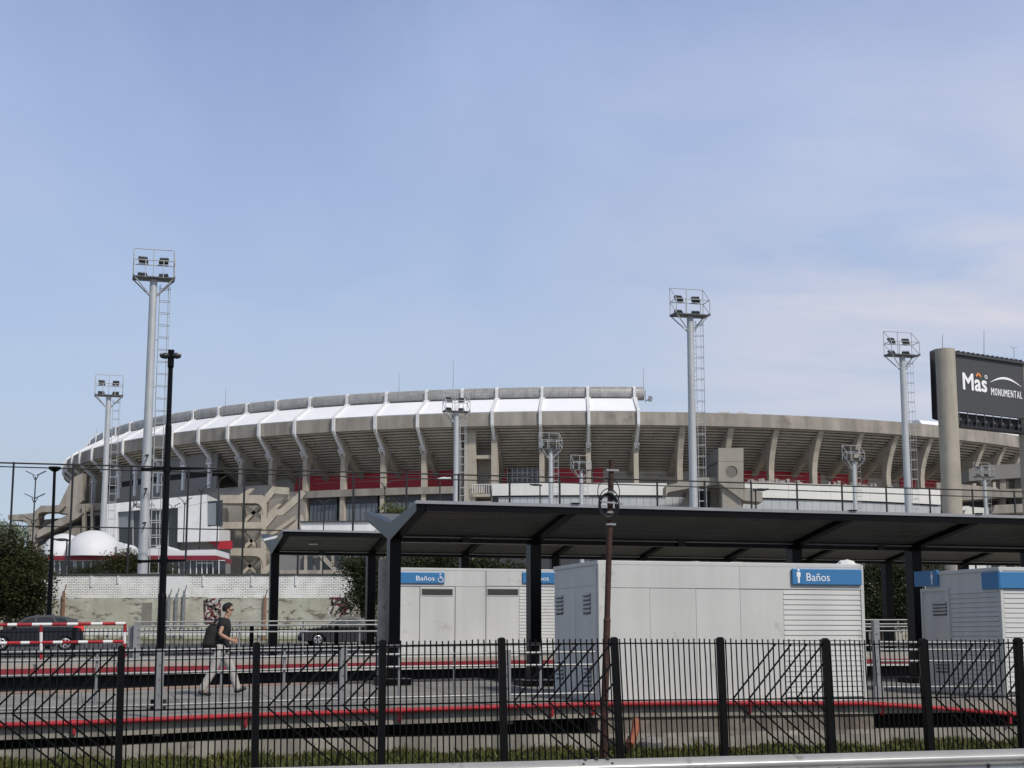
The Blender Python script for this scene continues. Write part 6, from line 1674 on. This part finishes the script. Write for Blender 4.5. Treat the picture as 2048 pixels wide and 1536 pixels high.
for k, P in legs.items():
    m1 = tuple(P[0][i] * .5 + P[1][i] * .5 for i in range(3)); m2 = tuple(P[1][i] * .5 + P[2][i] * .5 for i in range(3)); en = tuple(P[1][i] * -.17 + P[2][i] * 1.17 for i in range(3))
    Vt['hp' + k] = ((P[0][0], P[0][1], .82), .108); Vt['th' + k] = (m1, .105); Vt['kn' + k] = (P[1], .088); Vt['cf' + k] = (m2, .082); Vt['an' + k] = (en, .075)
    Et += [('pel', 'hp' + k), ('hp' + k, 'th' + k), ('th' + k, 'kn' + k), ('kn' + k, 'cf' + k), ('cf' + k, 'an' + k)]
skin('trousers', Vt, Et, 'pel', trouser_m, pe, XP)
for k, P in foot.items():
    V_ = {'an': ((legs[k][2][0] - .01, P[0][1], legs[k][2][2] - .02), .05), 'he': (P[0], (.048, .046)), 'ba': (P[1], (.047, .042)), 'to': (P[2], (.040, .030))}
    so_ = skin('shoe', V_, [('he', 'an'), ('he', 'ba'), ('ba', 'to')], 'ba', shoe_m, pe, XP)
# hair, ear, glasses
mb = MB(XP); rows_ = []; hc = Vector((.098, 0, 1.638))
for j in range(9):
    w = R(128) * j / 8
    rw = []
    for i in range(20):
        a = 2 * PI * i / 20; fr_c = math.cos(a)
        ww = min(w, R(70) if fr_c > .55 else (R(88) if fr_c > .1 else R(128)))
        rw.append(hc + Vector((.112 * math.sin(ww) * math.cos(a) * (1.0 if fr_c < 0 else .98), .088 * math.sin(ww) * math.sin(a), .104 * math.cos(ww) + .012 * (fr_c > .2))))
    rows_.append(rw)
mb.rows(rows_, True); mb.build('hair', hair_m, pe, smooth=180)
for sd in (-1, 1):
    mb = MB(XP); mb.sphere((.095, sd * .078, 1.60), .022, .010, .034, 10, 8); mb.build('ear', skin_m, pe, smooth=180)
    mb = MB(XP); mb.sphere((.180, sd * .032, 1.612), .010, .013, .009, 8, 6); mb.build('eye', M('eye_dark', (.02, .015, .012), .3, var=0), pe, smooth=180)
mb = MB(XP)
for sd in (-1, 1):
    mb.path([(.200, sd * .036 + .024 * math.cos(2 * PI * i / 14), 1.608 + .019 * math.sin(2 * PI * i / 14)) for i in range(14)], .0035, 5, True); mb.tube((.198, sd * .06, 1.612), (.095, sd * .084, 1.615), .0035, n=5)
mb.tube((.203, -.012, 1.612), (.203, .012, 1.612), .0035, n=5); mb.build('glasses', M('glasses_frame', (.02, .02, .02), .3, var=0), pe)
mb = MB(XP); mb.bar((.196, -.018, 1.556), (.196, .018, 1.556), .012, .009); mb.build('mouth', M('lips', (.30, .13, .10), .5, var=0), pe)
# backpack
Vk = {'t': ((-.10, 0, 1.34), (.075, .11)), 'a': ((-.155, 0, 1.22), (.12, .15)), 'b': ((-.20, 0, 1.06), (.145, .16)), 'c': ((-.215, 0, .955), (.14, .155)), 'd': ((-.18, 0, .90), (.10, .13))}
bk = thing('backpack', PL + DV * -.22 + UP * .85, 'dull black backpack worn on the back of the walking person', 'backpack')
skin('bag', Vk, [('t', 'a'), ('a', 'b'), ('b', 'c'), ('c', 'd')], 'b', M('black_backpack', (.008, .008, .009), .8, var=.3, scale=8, bump=.2), bk, XP)
for sd in (-1, 1):
    mb = MB(XP); pts = [(-.16, sd * .10, 1.36), (-.05, sd * .115, 1.452), (.06, sd * .12, 1.43), (.135, sd * .125, 1.33), (.13, sd * .14, 1.18), (.03, sd * .165, 1.05), (-.14, sd * .14, .98)]
    mb.path(pts, .017, 6); mb.build('strap', M('black_backpack', (.008, .008, .009)), bk, smooth=60)

# ------------------------------------------------------------------ lift everything to ground level zero
for o in list(COL.objects):
    if o.parent is None: o.location.z += LIFT
